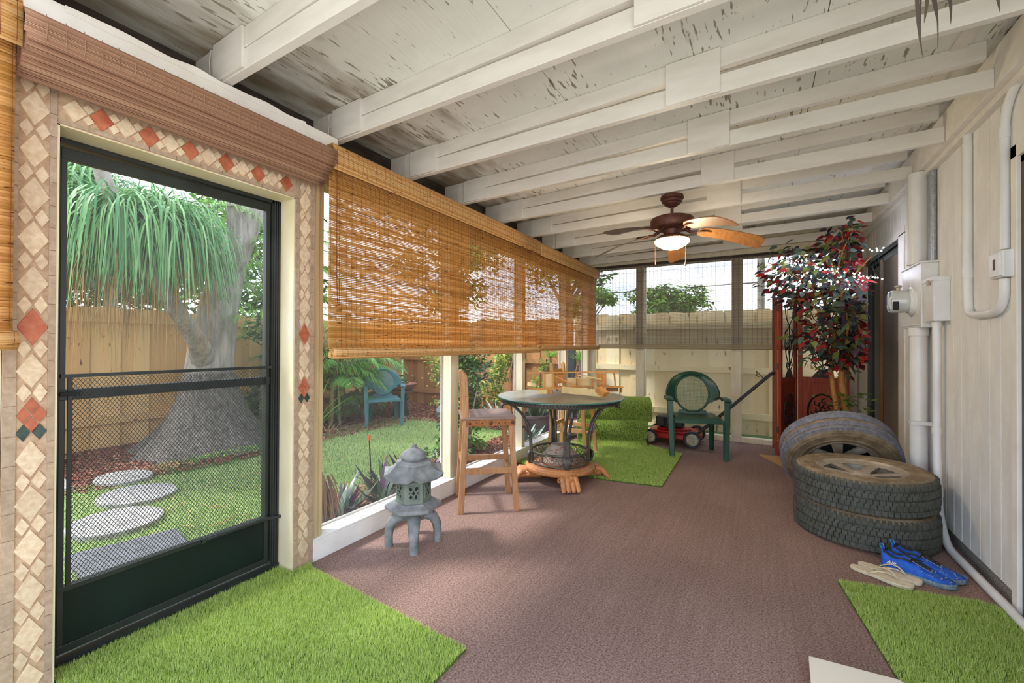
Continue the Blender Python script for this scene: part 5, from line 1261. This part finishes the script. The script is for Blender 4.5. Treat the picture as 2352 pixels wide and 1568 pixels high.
patch([(-6.7, .6), (-5.1, .6), (-5.15, 2), (-4.85, 3), (-5.1, 3.9), (-5.45, 4.3), (-5.45, 5.3), (-2.35, 5.35), (-2.35, 6.9), (-6.7, 6.9)], -.022)
m.prism([(-2.72, 1.6), (-2.31, 1.6), (-2.31, 5.6), (-3.0, 5.6), (-3.0, 3.3), (-2.72, 3.2)], -.05, -.021); m.build('mulch_ground', M_['mulch'], kind='structure')
chips('mulch', -6.6, -4.8, .6, 5.6, 9000, 'reddish bark chips round the foot of the ponytail palm')
chips('mulch', -6.6, -2.35, 5.3, 6.8, 6000, 'bark chips in the bed along the back fence')
chips('mulch', -3.0, -2.33, 1.6, 5.6, 5000, 'bark chips in the narrow bed under the porch screens')
# fallen leaves on the lawn
n = 420; C = np.stack([np.random.uniform(-5, -2.6, n), np.random.uniform(.8, 5.4, n), np.full(n, .0)], 1)
V, F = straps(C, np.random.rand(n)*6.28, np.random.uniform(-.1, .2, n), 0, np.random.uniform(.03, .13, n), np.random.uniform(.004, .014, n), 3)
npmesh('fallen_leaves', V, F, mat('dry_leaf', '#c9a873', '#a0643c', mix='island', rough=.8), label='dry tan leaves scattered over the lawn', category='leaves', kind='stuff')

# stepping stones
M_['paver'] = mat('pale_concrete_paver', '#b3aea6', '#8e8a84', scale=(18, 18, 18), rough=.9, bump=.3)
for (cx, cy, rx, ry, lab) in ((-3.80, 1.20, .27, .25, 'round pale stepping stone nearest the screen door'), (-4.33, 1.50, .27, .25, 'round pale stepping stone, the middle one of three'), (-4.98, 1.62, .24, .2, 'round pale stepping stone farthest away by the mulch')):
    m = MB(); m.prism([(cx + rx*cos(2*pi*k/28)*(1 + .03*sin(3*k)), cy + ry*sin(2*pi*k/28)) for k in range(28)], -.04, .012); tag(m.build('stepping_stone', M_['paver'], bevel=.006), lab, 'stepping stone', 'round stepping stones')
m = MB(); m.prism([(-3.42, .85), (-2.75, .80), (-2.70, 1.22), (-3.30, 1.35)], -.04, .010); tag(m.build('paving_slab', mat('grey_slab', '#77767a', '#5f5f60', scale=(14, 14, 14), rough=.9), bevel=.006), 'square grey paving slab just outside the screen door', 'paving slab')
m = MB(); m.prism([(-5.5, .95), (-5.0, .95), (-4.98, 1.3), (-5.5, 1.35)], -.04, .008); tag(m.build('paving_slab', M_['paver'], bevel=.006), 'small grey slab at the edge of the mulch by the fence', 'paving slab')

# fences
M_['fenceL'] = mat('honey_fence', '#e2ba82', '#cb9c62', mix='island', lo=0, hi=1, rough=.7); knots(M_['fenceL'], '#7a4e2a', (22, 22, 9), .68, .74)
M_['fenceB'] = mat('new_pine_fence', '#f0e2c0', '#dcc496', mix='island', lo=0, hi=1, c3='#e6d4aa', rough=.7); knots(M_['fenceB'], '#8b6a4a', (16, 16, 5), .64, .74)
M_['fenceO'] = mat('orange_fence', '#c48d5a', '#a5744a', mix='island', lo=0, hi=1, rough=.7); knots(M_['fenceO'], '#6e4020', (22, 22, 9), .68, .74)
def fence(name, p0, p1, top, mt, label, rails, railside=-1, pw=.14):
    p0, p1 = Vector((*p0, 0)), Vector((*p1, 0)); L = (p1 - p0).length; d = (p1 - p0)/L; nn = Vector((-d.y, d.x, 0))*railside
    t = empty(name, tuple((p0 + p1)/2), 0, label, 'fence', 'timber garden fences')
    m = MB(); s = 0; k = 0
    while s < L:
        off = (.0 if k % 2 else .018); a = p0 + d*max(0, s - .012) - nn*off; b = p0 + d*min(s + pw*(1.10 if k % 2 == 0 else 1.02), L) - nn*off; h = top + random.uniform(-.012, .012); c = d*.022
        th_ = nn*.014
        vs = [a, b, b + Vector((0, 0, h - .03)), b - c + Vector((0, 0, h)), a + c + Vector((0, 0, h)), a + Vector((0, 0, h - .03))]
        vs = [Vector((v.x, v.y, v.z - .04)) for v in vs]; m.add([tuple(v) for v in vs] + [tuple(v - th_) for v in vs], [(5, 4, 3, 2, 1, 0), (6, 7, 8, 9, 10, 11)] + [(i, (i+1) % 6, 6 + (i+1) % 6, 6 + i) for i in range(6)])
        s += pw; k += 1
    m.build('boards', mt, t, world=True)
    for z in rails:
        m = MB(); m.beam(p0 + nn*.02 + Vector((0, 0, z)), p1 + nn*.02 + Vector((0, 0, z)), .035, .085); m.build('rail', mt, t, world=True)
    return t
fence('timber_fence', (-6.70, -1.5), (-6.70, 6.85), 1.67, M_['fenceL'], 'honey-coloured board fence behind the ponytail palm', (1.50, .30), -1)
fence('timber_fence', (-6.68, 6.86), (-2.75, 6.86), 1.70, M_['fenceO'], 'orange-brown board fence behind the flowering bushes', (1.40, .92, .25), -1, .15)
fence('timber_fence', (-2.72, 6.86), (3.0, 6.86), 1.75, M_['fenceB'], 'pale new pine fence seen through the far screens', (1.50, .865, .225), -1, .19)
m = MB(); m.box(-2.80, -2.68, 6.74, 6.82, -.05, 1.2); tag(m.build('fence_post', mat('slate_post', '#3f464e', '#30363d', scale=(5, 5, 5), rough=.6)), 'dark slate-grey post where the orange and pale fences meet', 'post')

# ---------------- ponytail palm ----------------
M_['bark'] = mat('grey_bark', '#a9a196', '#7d756b', scale=(14, 14, 3), rough=.9, bump=1.0, bscale=(40, 40, 9), bdist=.03)
M_['bark2'] = mat('grey_bark_flare', '#857d74', '#544c45', scale=(30, 30, 7), rough=.95, bump=1.0, bscale=(60, 60, 18), bdist=.03)
t = empty('ponytail_palm', (-5.6, 2.65, 0), 0, 'huge ponytail palm with a swollen grey trunk and drooping strap leaves', 'tree')
bx, by = -5.75, 2.68
m = MB(); m.lathe([(.78, -.05), (.68, .04), (.52, .18), (.42, .34), (.34, .52), (.285, .72), (.262, .86)], 56, c=(bx, by, 0))
V_ = []
for (x, y, z) in m.v:
    a = math.atan2(y - by, x - bx); f = max(0, 1 - z/.8); k = 1 + .06*f*sin(a*11 + z*5) + .05*f*sin(a*5 + 1); V_.append((bx + (x-bx)*k, by + (y-by)*k, z))
m.v = V_; m.build('swollen_base', M_['bark2'], t, world=True, smooth=60)
m = MB(); m.tube([(bx, by, .70), (bx, by, 1.0), (bx, by + .04, 1.35), (bx + .02, by + .10, 1.75), (bx, by + .22, 2.2), (bx, by + .42, 2.8), (bx, by + .62, 3.3)], [.284, .245, .228, .20, .175, .155, .13], 14); m.build('trunk', M_['bark'], t, world=True, smooth=60)
m = MB(); m.tube([(bx, by - .05, .95), (-5.45, 2.42, 1.2), (-5.22, 2.16, 1.48), (-5.10, 1.92, 1.80), (-5.1, 1.69, 2.14), (-5.08, 1.50, 2.66), (-5.05, 1.41, 2.95), (-5.0, 1.28, 3.3)], [.15, .10, .08, .075, .068, .06, .055, .05], 12); m.build('bough', M_['bark'], t, world=True, smooth=60)
m = MB(); m.tube([(bx, by + .22, 2.0), (bx + .2, by + .18, 2.3), (bx + .25, by + .12, 2.9), (bx + .3, by + .1, 3.3)], [.12, .10, .08, .07], 10); m.build('bough', M_['bark'], t, world=True, smooth=60)
m = MB(); m.tube([(bx + .3, by + .05, 1.7), (bx + .4, by - .5, 2.75), (bx + .35, by - .2, 2.76), (bx + .3, by + .2, 2.9)], [.02, .02, .018, .012], 6); m.build('twig', M_['bark'], t, world=True, smooth=60)
heads = [(-5.75, 1.40, 2.62, .42), (-5.60, 1.80, 2.52, .40), (-5.45, 2.06, 2.60, .42), (-5.05, 2.0, 2.38, .36), (-5.9, .95, 2.75, .4), (-6.1, 1.70, 2.85, .4), (-5.15, 1.62, 2.42, .26)]
pr = []
for (hx, hy, hz, rr) in heads:
    n = 470; az = np.random.rand(n)*2*pi; e0 = np.random.uniform(.1, 1.25, n)
    Bq = np.stack([hx + np.random.randn(n)*.07, hy + np.random.randn(n)*.07, hz + np.random.randn(n)*.06], 1)
    pr.append(straps(Bq, az, e0, -R(84) + np.random.uniform(0, .12, n), np.random.uniform(.75, 1.3, n), np.random.uniform(.010, .019, n), 9, .9, np.random.uniform(.45, .6), .5))
V, F = cat(pr)
M_['pony'] = mat('strap_leaf', '#427a45', '#9cc47c', mix='island', lo=0, hi=1, c3='#66995a', rough=.4, trans=.3)
npmesh('leaves', V, F, M_['pony'], parent=t, world=True, smooth=True)
pr = []
for (hx, hy, hz, rr) in heads:
    n = 70; az = np.random.rand(n)*2*pi; Bq = np.stack([hx + np.random.randn(n)*.1, hy + np.random.randn(n)*.1, hz - .25 + np.random.randn(n)*.06], 1)
    pr.append(straps(Bq, az, np.random.uniform(-.6, .3, n), -R(87), np.random.uniform(.9, 1.5, n), np.random.uniform(.004, .009, n), 8, .9, .4, .5))
V, F = cat(pr); npmesh('dead_leaves', V, F, mat('dry_strap', '#b98f58', '#8f6a3e', mix='island', rough=.8), parent=t, world=True)

# ---------------- areca palms ----------------
M_['frond'] = mat('palm_leaflet', '#4f8f3c', '#9cc95c', mix='island', lo=0, hi=1, rough=.4, trans=.35)
M_['frondd'] = mat('palm_leaflet_dark', '#39663a', '#6f9a58', mix='island', lo=0, hi=1, rough=.4, trans=.3)
M_['stem'] = mat('palm_stem', '#8c9358', '#77703f', scale=(10, 10, 30), rough=.6)
def palm(loc, fr, label, group='feathery palms', mt='frond', stems=True, seedr=1):
    """fr: list of (azimuth, start z, length, e0, e1)"""
    t = empty('feather_palm', loc, 0, label, 'palm', group); pr = []; ms = MB()
    for (az, z, L, e0, e1) in fr:
        N_ = 26; p = Vector((random.gauss(0, .06), random.gauss(0, .06), z)); pts = [p.copy()]; els = []
        for i in range(N_):
            u = (i + .5)/N_; el = e0 + (e1 - e0)*u**1.2; els.append(el); p = p + Vector((cos(az)*cos(el), sin(az)*cos(el), sin(el)))*L/N_; pts.append(p.copy())
        ms.tube([tuple(q) for q in pts[::2]], [.008*(1 - .7*i/13) for i in range(len(pts[::2]))], 5)
        q0 = 5; Bq = np.array([tuple(pts[i]) for i in range(q0, N_) for _ in (0, 1) for _ in (0, 1)]); m4 = len(Bq)
        side = np.tile([1, -1], m4//2); ii = np.repeat(np.arange(q0, N_), 4); u = ii/N_
        a2 = az + side*(R(62) - u*R(28)) + np.random.randn(m4)*.06
        pr.append(straps(Bq, a2, np.array([els[i] for i in ii])*.6 + .25 + np.random.randn(m4)*.08, -.9 + np.random.randn(m4)*.1, L*.30*np.sin(pi*np.clip(u*.9 + .08, 0, 1))**.6 + .04, .014, 4, 1, 1, .6))
    V, F = cat(pr); npmesh('fronds', V, F, M_[mt], parent=t, smooth=True)
    if stems:
        for k in range(4):
            a = k*1.7; ms.tube([(.10*cos(a), .10*sin(a), -.03), (.07*cos(a), .07*sin(a), .5), (.02*cos(a), .02*sin(a), 1.0)], [.022, .018, .012], 7)
    ms.build('stems', M_['stem'], t, smooth=60); return t
def frset(n, z0, z1, L0, L1, a0=0, a1=2*pi): return [(random.uniform(a0, a1), random.uniform(z0, z1), random.uniform(L0, L1), random.uniform(.7, 1.3), random.uniform(-1.2, -.5)) for _ in range(n)]
palm((-5.75, 4.15, 0), frset(16, .5, 1.3, 1.0, 1.6), 'tall feathery palm beside the ponytail palm trunk')
palm((-6.1, 3.55, 0), frset(26, 1.3, 2.9, 1.0, 1.5), 'high arching palm behind the right side of the trunk')
palm((-5.55, 4.30, 0), frset(12, .2, .8, .6, .95, -2.6, .9), 'low drooping palm clump left of the teal chair')
palm((-6.2, 5.3, 0), frset(14, .5, 1.5, 1.0, 1.5), 'dark palm against the corner of the fences', mt='frondd')

palm((-6.0, 4.75, 0), frset(18, .0, .7, .7, 1.2, -2.2, .9), 'low dark palm fronds filling the space behind the teal chair', mt='frondd')
# ---------------- leafy shrubs ----------------
def shrub(loc, rad, n, ls, mts, wts, label, catg='shrub', stemmt='bark', nst=6, zc_=None, name='garden_shrub', group=None, flowers=None):
    t = empty(name, loc, 0, label, catg, group); zc_ = zc_ or rad[2]*1.1
    cl = [np.array([random.gauss(0, .5)*rad[0]*.8, random.gauss(0, .5)*rad[1]*.8, random.uniform(-.8, .8)*rad[2]]) for _ in range(9)]
    v, dd = rnd_ball(n, (rad[0]*.45, rad[1]*.45, rad[2]*.35), .2); C = v + np.array([cl[i % 9] for i in range(n)])
    C[:, 2] += zc_; C = C[C[:, 2] > .03]; n = len(C)
    V, F, mo = leaf_arrays(C, np.random.uniform(.7, 1.2, n)*ls, np.random.uniform(.35, .55, n)*ls, np.random.rand(n)*6.28, np.random.uniform(-.9, .6, n), np.random.randn(n)*.5)
    mi = np.random.choice(len(mts), n, p=wts); npmesh('foliage', V, F, mts, mi[mo], parent=t)
    m = MB()
    for k in range(nst):
        c = cl[k]; m.tube([(random.gauss(0, .03), random.gauss(0, .03), -.03), (c[0]*.4, c[1]*.4, (zc_ + c[2])*.5), (c[0], c[1], zc_ + c[2])], [.014, .010, .004], 5)
    m.build('stems', M_[stemmt], t, smooth=60)
    if flowers:
        C = np.array([cl[i % 9] + np.random.randn(3)*np.array(rad)*.35 for i in range(60)]); C[:, 2] = np.abs(C[:, 2] + zc_)
        V, F, mo = leaf_arrays(C, np.full(60, .05), np.full(60, .035), np.random.rand(60)*6.28, np.random.uniform(-.3, .9, 60), np.random.randn(60)); npmesh('flowers', V, F, flowers, parent=t)
    return t
LG = mat('leaf_mid_green', '#4c7a35', '#6f9f48', mix='island', rough=.4, trans=.3); LD = mat('leaf_deep_green', '#2c4a2a', '#45693a', mix='island', rough=.35, trans=.2)
LY = mat('leaf_yellow_green', '#b9bb4f', '#d9d67c', mix='island', rough=.45, trans=.35); LYG = mat('leaf_lime', '#86ad45', '#a9c964', mix='island', rough=.45, trans=.35)
OR = mat('orange_petal', '#f08a4a', '#f6b26a', mix='island', rough=.6, trans=.3); YE = mat('yellow_petal', '#f4d06a', '#f8e49a', mix='island', rough=.6, trans=.3)
shrub((-5.0, 6.2, 0), (.5, .35, .62), 900, .085, [LY, LYG, LG], [.45, .35, .2], 'yellow-green flowering bush against the orange fence', flowers=YE)
shrub((-4.0, 6.35, 0), (.45, .3, .55), 800, .085, [LY, LYG, LG], [.35, .35, .3], 'speckled bush beside the grey rock at the back fence', flowers=OR)
shrub((-4.5, 5.75, 0), (.4, .3, .14), 420, .075, [LYG, LG, LY], [.4, .4, .2], 'low leafy ground plants with orange blooms before the bushes', flowers=OR, nst=3)
shrub((-2.85, 3.95, 0), (.32, .32, .62), 2300, .062, [LD, LG, LYG], [.62, .26, .12], 'dark green upright shrub outside the window behind the wooden stool', nst=8, zc_=.72)
shrub((-2.75, 3.55, 0), (.22, .3, .13), 320, .07, [LG, LD], [.5, .5], 'low green plant at the foot of the dark shrub', nst=3)
shrub((-3.15, 4.15, 0), (.35, .35, .15), 420, .07, [LG, LYG], [.6, .4], 'bright low plant just left of the second window post', nst=3)
shrub((-5.9, 5.6, 0), (.6, .45, .45), 800, .10, [LD, LG], [.6, .4], 'dark undergrowth behind the teal chair', nst=3)
shrub((-6.2, 3.9, 0), (.3, .6, .8), 1300, .10, [LD, LG], [.6, .4], 'dense dark bush in the fence corner behind the palms', nst=5)
shrub((-5.6, 3.55, 0), (.25, .3, .3), 420, .10, [LG, LYG], [.5, .5], 'light green shrub with a yellow bloom right of the trunk', nst=4, flowers=YE)
shrub((-3.05, 6.3, 0), (.25, .2, .5), 500, .08, [LYG, LG], [.5, .5], 'thin yellow-green shrub left of the spiky dracaena', nst=4)
shrub((-5.6, 1.0, 0), (.3, .5, .05), 500, .04, [LG, LYG], [.5, .5], 'creeping green weeds along the edge of the mulch', nst=2, zc_=.04)
shrub((-4.95, 2.4, 0), (.25, .9, .05), 700, .04, [LG, LYG], [.5, .5], 'clover-like weeds between the lawn and the trunk', nst=2, zc_=.03)

def rosette(loc, n, L, w, e0, e1, mts, label, name='spiky_plant', catg='plant', group=None, rad=.02, z=0, seg=5, wts=None, extra=None):
    t = empty(name, loc, 0, label, catg, group); az = np.random.rand(n)*2*pi
    B = np.stack([np.cos(az)*rad*np.random.rand(n), np.sin(az)*rad*np.random.rand(n), np.full(n, z)], 1)
    V, F = straps(B, az, np.random.uniform(*e0, n), np.random.uniform(*e1, n), np.random.uniform(*L, n), w, seg, 1, 1, .4)
    mi = np.repeat(np.random.choice(len(mts), n, p=wts), seg); npmesh('leaves', V, F, mts, mi, parent=t, smooth=True)
    return t
PU = mat('oyster_purple', '#4a2f4d', '#5f3550', mix='island', rough=.35, trans=.15); PG = mat('oyster_green', '#40574a', '#5f7d66', mix='island', rough=.35, trans=.15); PD = mat('oyster_dark', '#332c33', '#3d4038', mix='island', rough=.35)
wh = ['just beside the shaggy palm stump, standing tall', 'second in the row under the screen', 'between the lantern and the orange-tipped stake', 'directly behind the stone lantern', 'right of the lantern roof by the window post', 'farther out behind the lantern', 'low and small, nearest the shaggy palm stump']
for (x, y, s), lb in zip(((-2.62, 2.10, 1), (-2.55, 2.40, 1.1), (-2.75, 2.62, .9), (-2.58, 2.78, 1), (-2.45, 2.66, .8), (-2.6, 3.0, .95), (-2.5, 1.95, .8)), wh):
    rosette((x, y, -.03), 26, (.22*s, .38*s), .042, (.5, 1.4), (.1, 1.0), [PU, PG, PD], 'purple-green oyster plant ' + lb, 'oyster_plant', group='oyster plants under the window', rad=.05, wts=[.4, .3, .3])
# fibrous stump
t = empty('palm_stump', (-2.42, 1.80, -.03), 0, 'shaggy brown palm stump against the outside of the screen', 'stump')
m = MB(); m.tube([(0, 0, 0), (-.03, .02, .2), (-.09, -.02, .42)], [.075, .06, .045], 10); m.build('core', M_['bark2'], t, smooth=60)
n = 130; az = np.random.rand(n)*6.28; B = np.stack([np.cos(az)*.06 - .03, np.sin(az)*.06, np.random.uniform(.1, .42, n)], 1)
V, F = straps(B, az, -.9, -1.35, np.random.uniform(.15, .35, n), .012, 4); npmesh('fibres', V, F, mat('brown_fibre', '#9a7a64', '#6c4d3e', mix='island', rough=.9), parent=t)
# stake
t = empty('garden_stake', (-3.05, 2.72, -.03), 0, 'thin black garden stake with an orange tip in the lawn', 'stake')
m = MB(); m.tube([(0.03, 0, 0), (0, 0, .40)], .006, 6); m.build('rod', M_['blackp'], t); m = MB(); m.tube([(0, 0, .38), (0, 0, .425)], .011, 8); m.build('tip', mat('orange_tip', '#e8542a', rough=.5), t)
m = MB(); m.sphere((-5.05, 3.05, .05), .075, 16, 12); tag(m.build('glass_ball', mat('teal_glass_ball', '#2f6a62', '#21483f', scale=(20, 20, 20), rough=.1, spec=.8), smooth=80), 'dark teal glass ball lying on the mulch by the trunk', 'garden ball')
# rock
m = MB(); m.sphere((-4.45, 5.6, .08), (.22, .15, .14), 10, 7); m.v = [(x + .03*sin(y*31), y + .02*sin(z*40), z + .02*sin(x*27)) for x, y, z in m.v]
tag(m.build('garden_rock', M_['stone'], smooth=30), 'grey block of rock at the lawn edge beside the orange blooms', 'rock')
# pots
M_['tc'] = mat('faded_terracotta', '#8d5a4c', '#74483e', scale=(12, 12, 12), rough=.7)
M_['mauve'] = mat('mauve_pot', '#6f5a62', '#5c4a54', scale=(6, 6, 6), rough=.5)
t = empty('planter', (-5.35, 5.45, 0), 0, 'red-brown bowl planter on a stand behind the teal chair', 'planter')
m = MB(); m.lathe([(.10, .40), (.24, .46), (.27, .52), (.28, .53), (.26, .54), (.2, .50), (0, .49)], 28, capb=True); m.build('bowl', M_['tc'], t, smooth=40)
m = MB(); m.lathe([(.09, .33), (.20, .37), (.22, .41), (.21, .42), (.1, .40)], 28, capb=True); m.build('saucer', M_['tc'], t, smooth=40)
m = MB(); m.lathe([(.16, -.03), (.12, .1), (.10, .33)], 20, capt=True); m.build('stand', M_['blackp'], t, smooth=40)
t = empty('planter', (-2.55, 5.02, -.03), 0, 'large mauve pot of snake plants outside behind the second stool', 'planter')
m = MB(); m.lathe([(.13, 0), (.20, .14), (.225, .30), (.24, .31), (.24, .34), (.215, .34), (.20, .28), (0, .27)], 32, capb=True); m.build('pot', M_['mauve'], t, smooth=40)
n = 34; az = np.random.rand(n)*6.28; rr = np.random.rand(n)*.15; B = np.stack([np.cos(az)*rr, np.sin(az)*rr, np.full(n, .27)], 1)
V, F = straps(B, az, np.random.uniform(1.0, 1.5, n), np.random.uniform(.9, 1.5, n), np.random.uniform(.2, .36, n), .04, 4, 1, 1, .3); npmesh('snake_leaves', V, F, mat('snake_leaf', '#34493c', '#5a6f5c', mix='island', rough=.4), parent=t, smooth=True)
rosette((-2.45, 4.62, -.03), 20, (.3, .5), .05, (.6, 1.4), (.2, 1.0), [mat('agave_leaf', '#7f9a94', '#a3b5ac', mix='island', rough=.5)], 'pale blue-green agave beside the mauve pot', 'agave_plant', rad=.06)
rosette((-3.45, 5.6, -.03), 22, (.3, .5), .05, (.4, 1.3), (.0, .8), [mat('agave_leaf2', '#6f9088', '#8fa9a0', mix='island', rough=.5)], 'blue-green agave at the bed edge behind the dark shrub', 'agave_plant', rad=.06)
for (x, y, h, lab, rr) in ((-2.98, 6.45, 1.02, 'dracaena with a green spiky head over a dead skirt, behind the table', .34), (-2.50, 6.55, .98, 'small dracaena head beside the slate-grey post', .28), (-3.65, 6.5, 1.15, 'shaggy dracaena with hanging dead leaves right of the dark shrub', .32)):
    t = empty('dracaena', (x, y, -.03), 0, lab, 'dracaena', 'dracaenas by the back fence')
    m = MB(); m.tube([(0, 0, 0), (.02, 0, h*.5), (0, 0, h)], [.03, .025, .02], 7); m.build('stem', M_['bark'], t, smooth=60)
    n = 46; az = np.random.rand(n)*6.28; B = np.tile([0, 0, h], (n, 1)); V, F = straps(B, az, np.random.uniform(.2, 1.4, n), np.random.uniform(-.5, .9, n), np.random.uniform(.7, 1, n)*rr, .022, 5, 1, 1, .3); npmesh('leaves', V, F, M_['frond'], parent=t, smooth=True)
    n = 70; az = np.random.rand(n)*6.28; B = np.stack([np.cos(az)*.03, np.sin(az)*.03, np.random.uniform(h*.65, h, n)], 1); V, F = straps(B, az, -.7, -1.4, np.random.uniform(.25, .5, n), .012, 4); npmesh('dead_skirt', V, F, mat('dead_leaf', '#a98c70', '#7d6452', mix='island', rough=.9), parent=t)
rosette((-5.0, 3.45, .0), 12, (.7, 1.05), .035, (.9, 1.35), (.2, .9), [M_['frond']], 'long bright strap leaves rising at the left edge of the first window', 'strap_plant', rad=.05, seg=7)
rosette((-5.2, 3.95, -.03), 40, (.35, .6), .012, (.1, .9), (-1.0, -.3), [mat('dead_grass', '#a58f7c', '#7f6a5a', mix='island', rough=.9)], 'tangle of dry grass below the palms', 'dry_grass_clump', rad=.25, seg=5)

# ---------------- trees beyond the fences ----------------
def cloud_tree(loc, H, rad, n, ls, label, mts, wts, trunk=.12, clumps=14):
    t = empty('distant_tree', loc, 0, label, 'tree', 'trees beyond the fences')
    cl = []
    for k in range(clumps):
        v, _ = rnd_ball(1, rad, .3); cl.append(v[0])
    v, _ = rnd_ball(n, (rad[0]*.36, rad[1]*.36, rad[2]*.34), .4); C = v + np.array([cl[i % clumps] for i in range(n)]); C[:, 2] += H
    V, F, mo = leaf_arrays(C, np.random.uniform(.7, 1.3, n)*ls, np.random.uniform(.4, .6, n)*ls, np.random.rand(n)*6.28, np.random.uniform(-.9, .6, n), np.random.randn(n)*.6)
    mi = np.random.choice(len(mts), n, p=wts); npmesh('crown', V, F, mts, mi[mo], parent=t)
    m = MB(); m.tube([(0, 0, -.1), (.05, 0, H*.5), (0, .05, H)], [trunk, trunk*.8, trunk*.5], 8)
    for c in cl[:6]: m.tube([(0, 0, H*.6), (c[0]*.5, c[1]*.5, H*.8 + c[2]*.4), (c[0], c[1], H + c[2])], [trunk*.5, trunk*.3, trunk*.1], 6)
    m.build('trunk', M_['bark'], t, smooth=60); return t
cloud_tree((-8.6, 2.6, 0), 3.3, (1.2, 2.0, 1.3), 4600, .18, 'leafy tree behind the honey fence above the ponytail palm', [LD, LG, LYG], [.4, .4, .2])
cloud_tree((-8.4, 5.2, 0), 2.9, (1.1, 1.7, 1.3), 3200, .16, 'dense green tree beyond the fence corner right of the trunk', [LD, LG, LYG], [.45, .4, .15])
cloud_tree((-9.6, .6, 0), 3.9, (1.3, 1.6, 1.0), 2400, .16, 'dark tree beyond the left end of the honey fence', [LD, LG], [.6, .4])
cloud_tree((-6.9, 8.6, 0), 3.2, (1.5, 1.1, 1.2), 3000, .16, 'tree behind the orange fence seen through the bamboo blind', [LD, LG, LYG], [.4, .4, .2])
cloud_tree((-3.9, 9.3, 0), 3.3, (1.1, .9, .9), 1700, .15, 'smaller tree behind the orange fence near the far corner', [LD, LG, LYG], [.4, .4, .2])
cloud_tree((-7.9, 21.5, 0), 3.4, (1.6, 1.2, .7), 1700, .24, 'open-branched tree far behind the pale fence', [LG, LYG], [.6, .4], clumps=9)
cloud_tree((-3.9, 22.0, 0), 2.9, (2.3, 1.6, 1.15), 3200, .24, 'round dense tree far behind the pale fence', [LG, LD, LYG], [.5, .2, .3], clumps=20)
cloud_tree((-14.5, 24.0, 0), 2.2, (3.5, 1.6, .6), 1600, .26, 'low green treeline left of the open-branched tree', [LG, LYG], [.6, .4], clumps=16)
cloud_tree((1.5, 24.0, 0), 1.9, (3.4, 1.6, .5), 1500, .26, 'low green treeline right of the round tree', [LG, LYG], [.6, .4], clumps=16)
t = empty('utility_pole', (.05, 16.0, 0), 0, 'grey utility pole with a wire beyond the pale fence', 'utility pole')
m = MB(); m.tube([(0, 0, 0), (0, 0, 6.5)], .11, 10); m.build('pole', M_['bark'], t, smooth=60); m = MB(); m.tube([(-9, .5, 3.2), (0, 0, 3.25), (7, 0, 3.4)], .015, 5); m.build('wire', M_['blackp'], t)
cloud_tree((-9.2, 2.6, 0), 2.05, (.8, 2.2, .45), 1500, .13, 'dark low tree just above the honey fence boards', [LD, LG], [.7, .3], trunk=.07)
# neighbouring ground
m = MB(); m.box(-40, 30, 6.95, 60, -.14, -.09); m.box(-40, -6.8, -20, 6.95, -.14, -.09); m.build('ground', M_['lawn'], kind='structure')
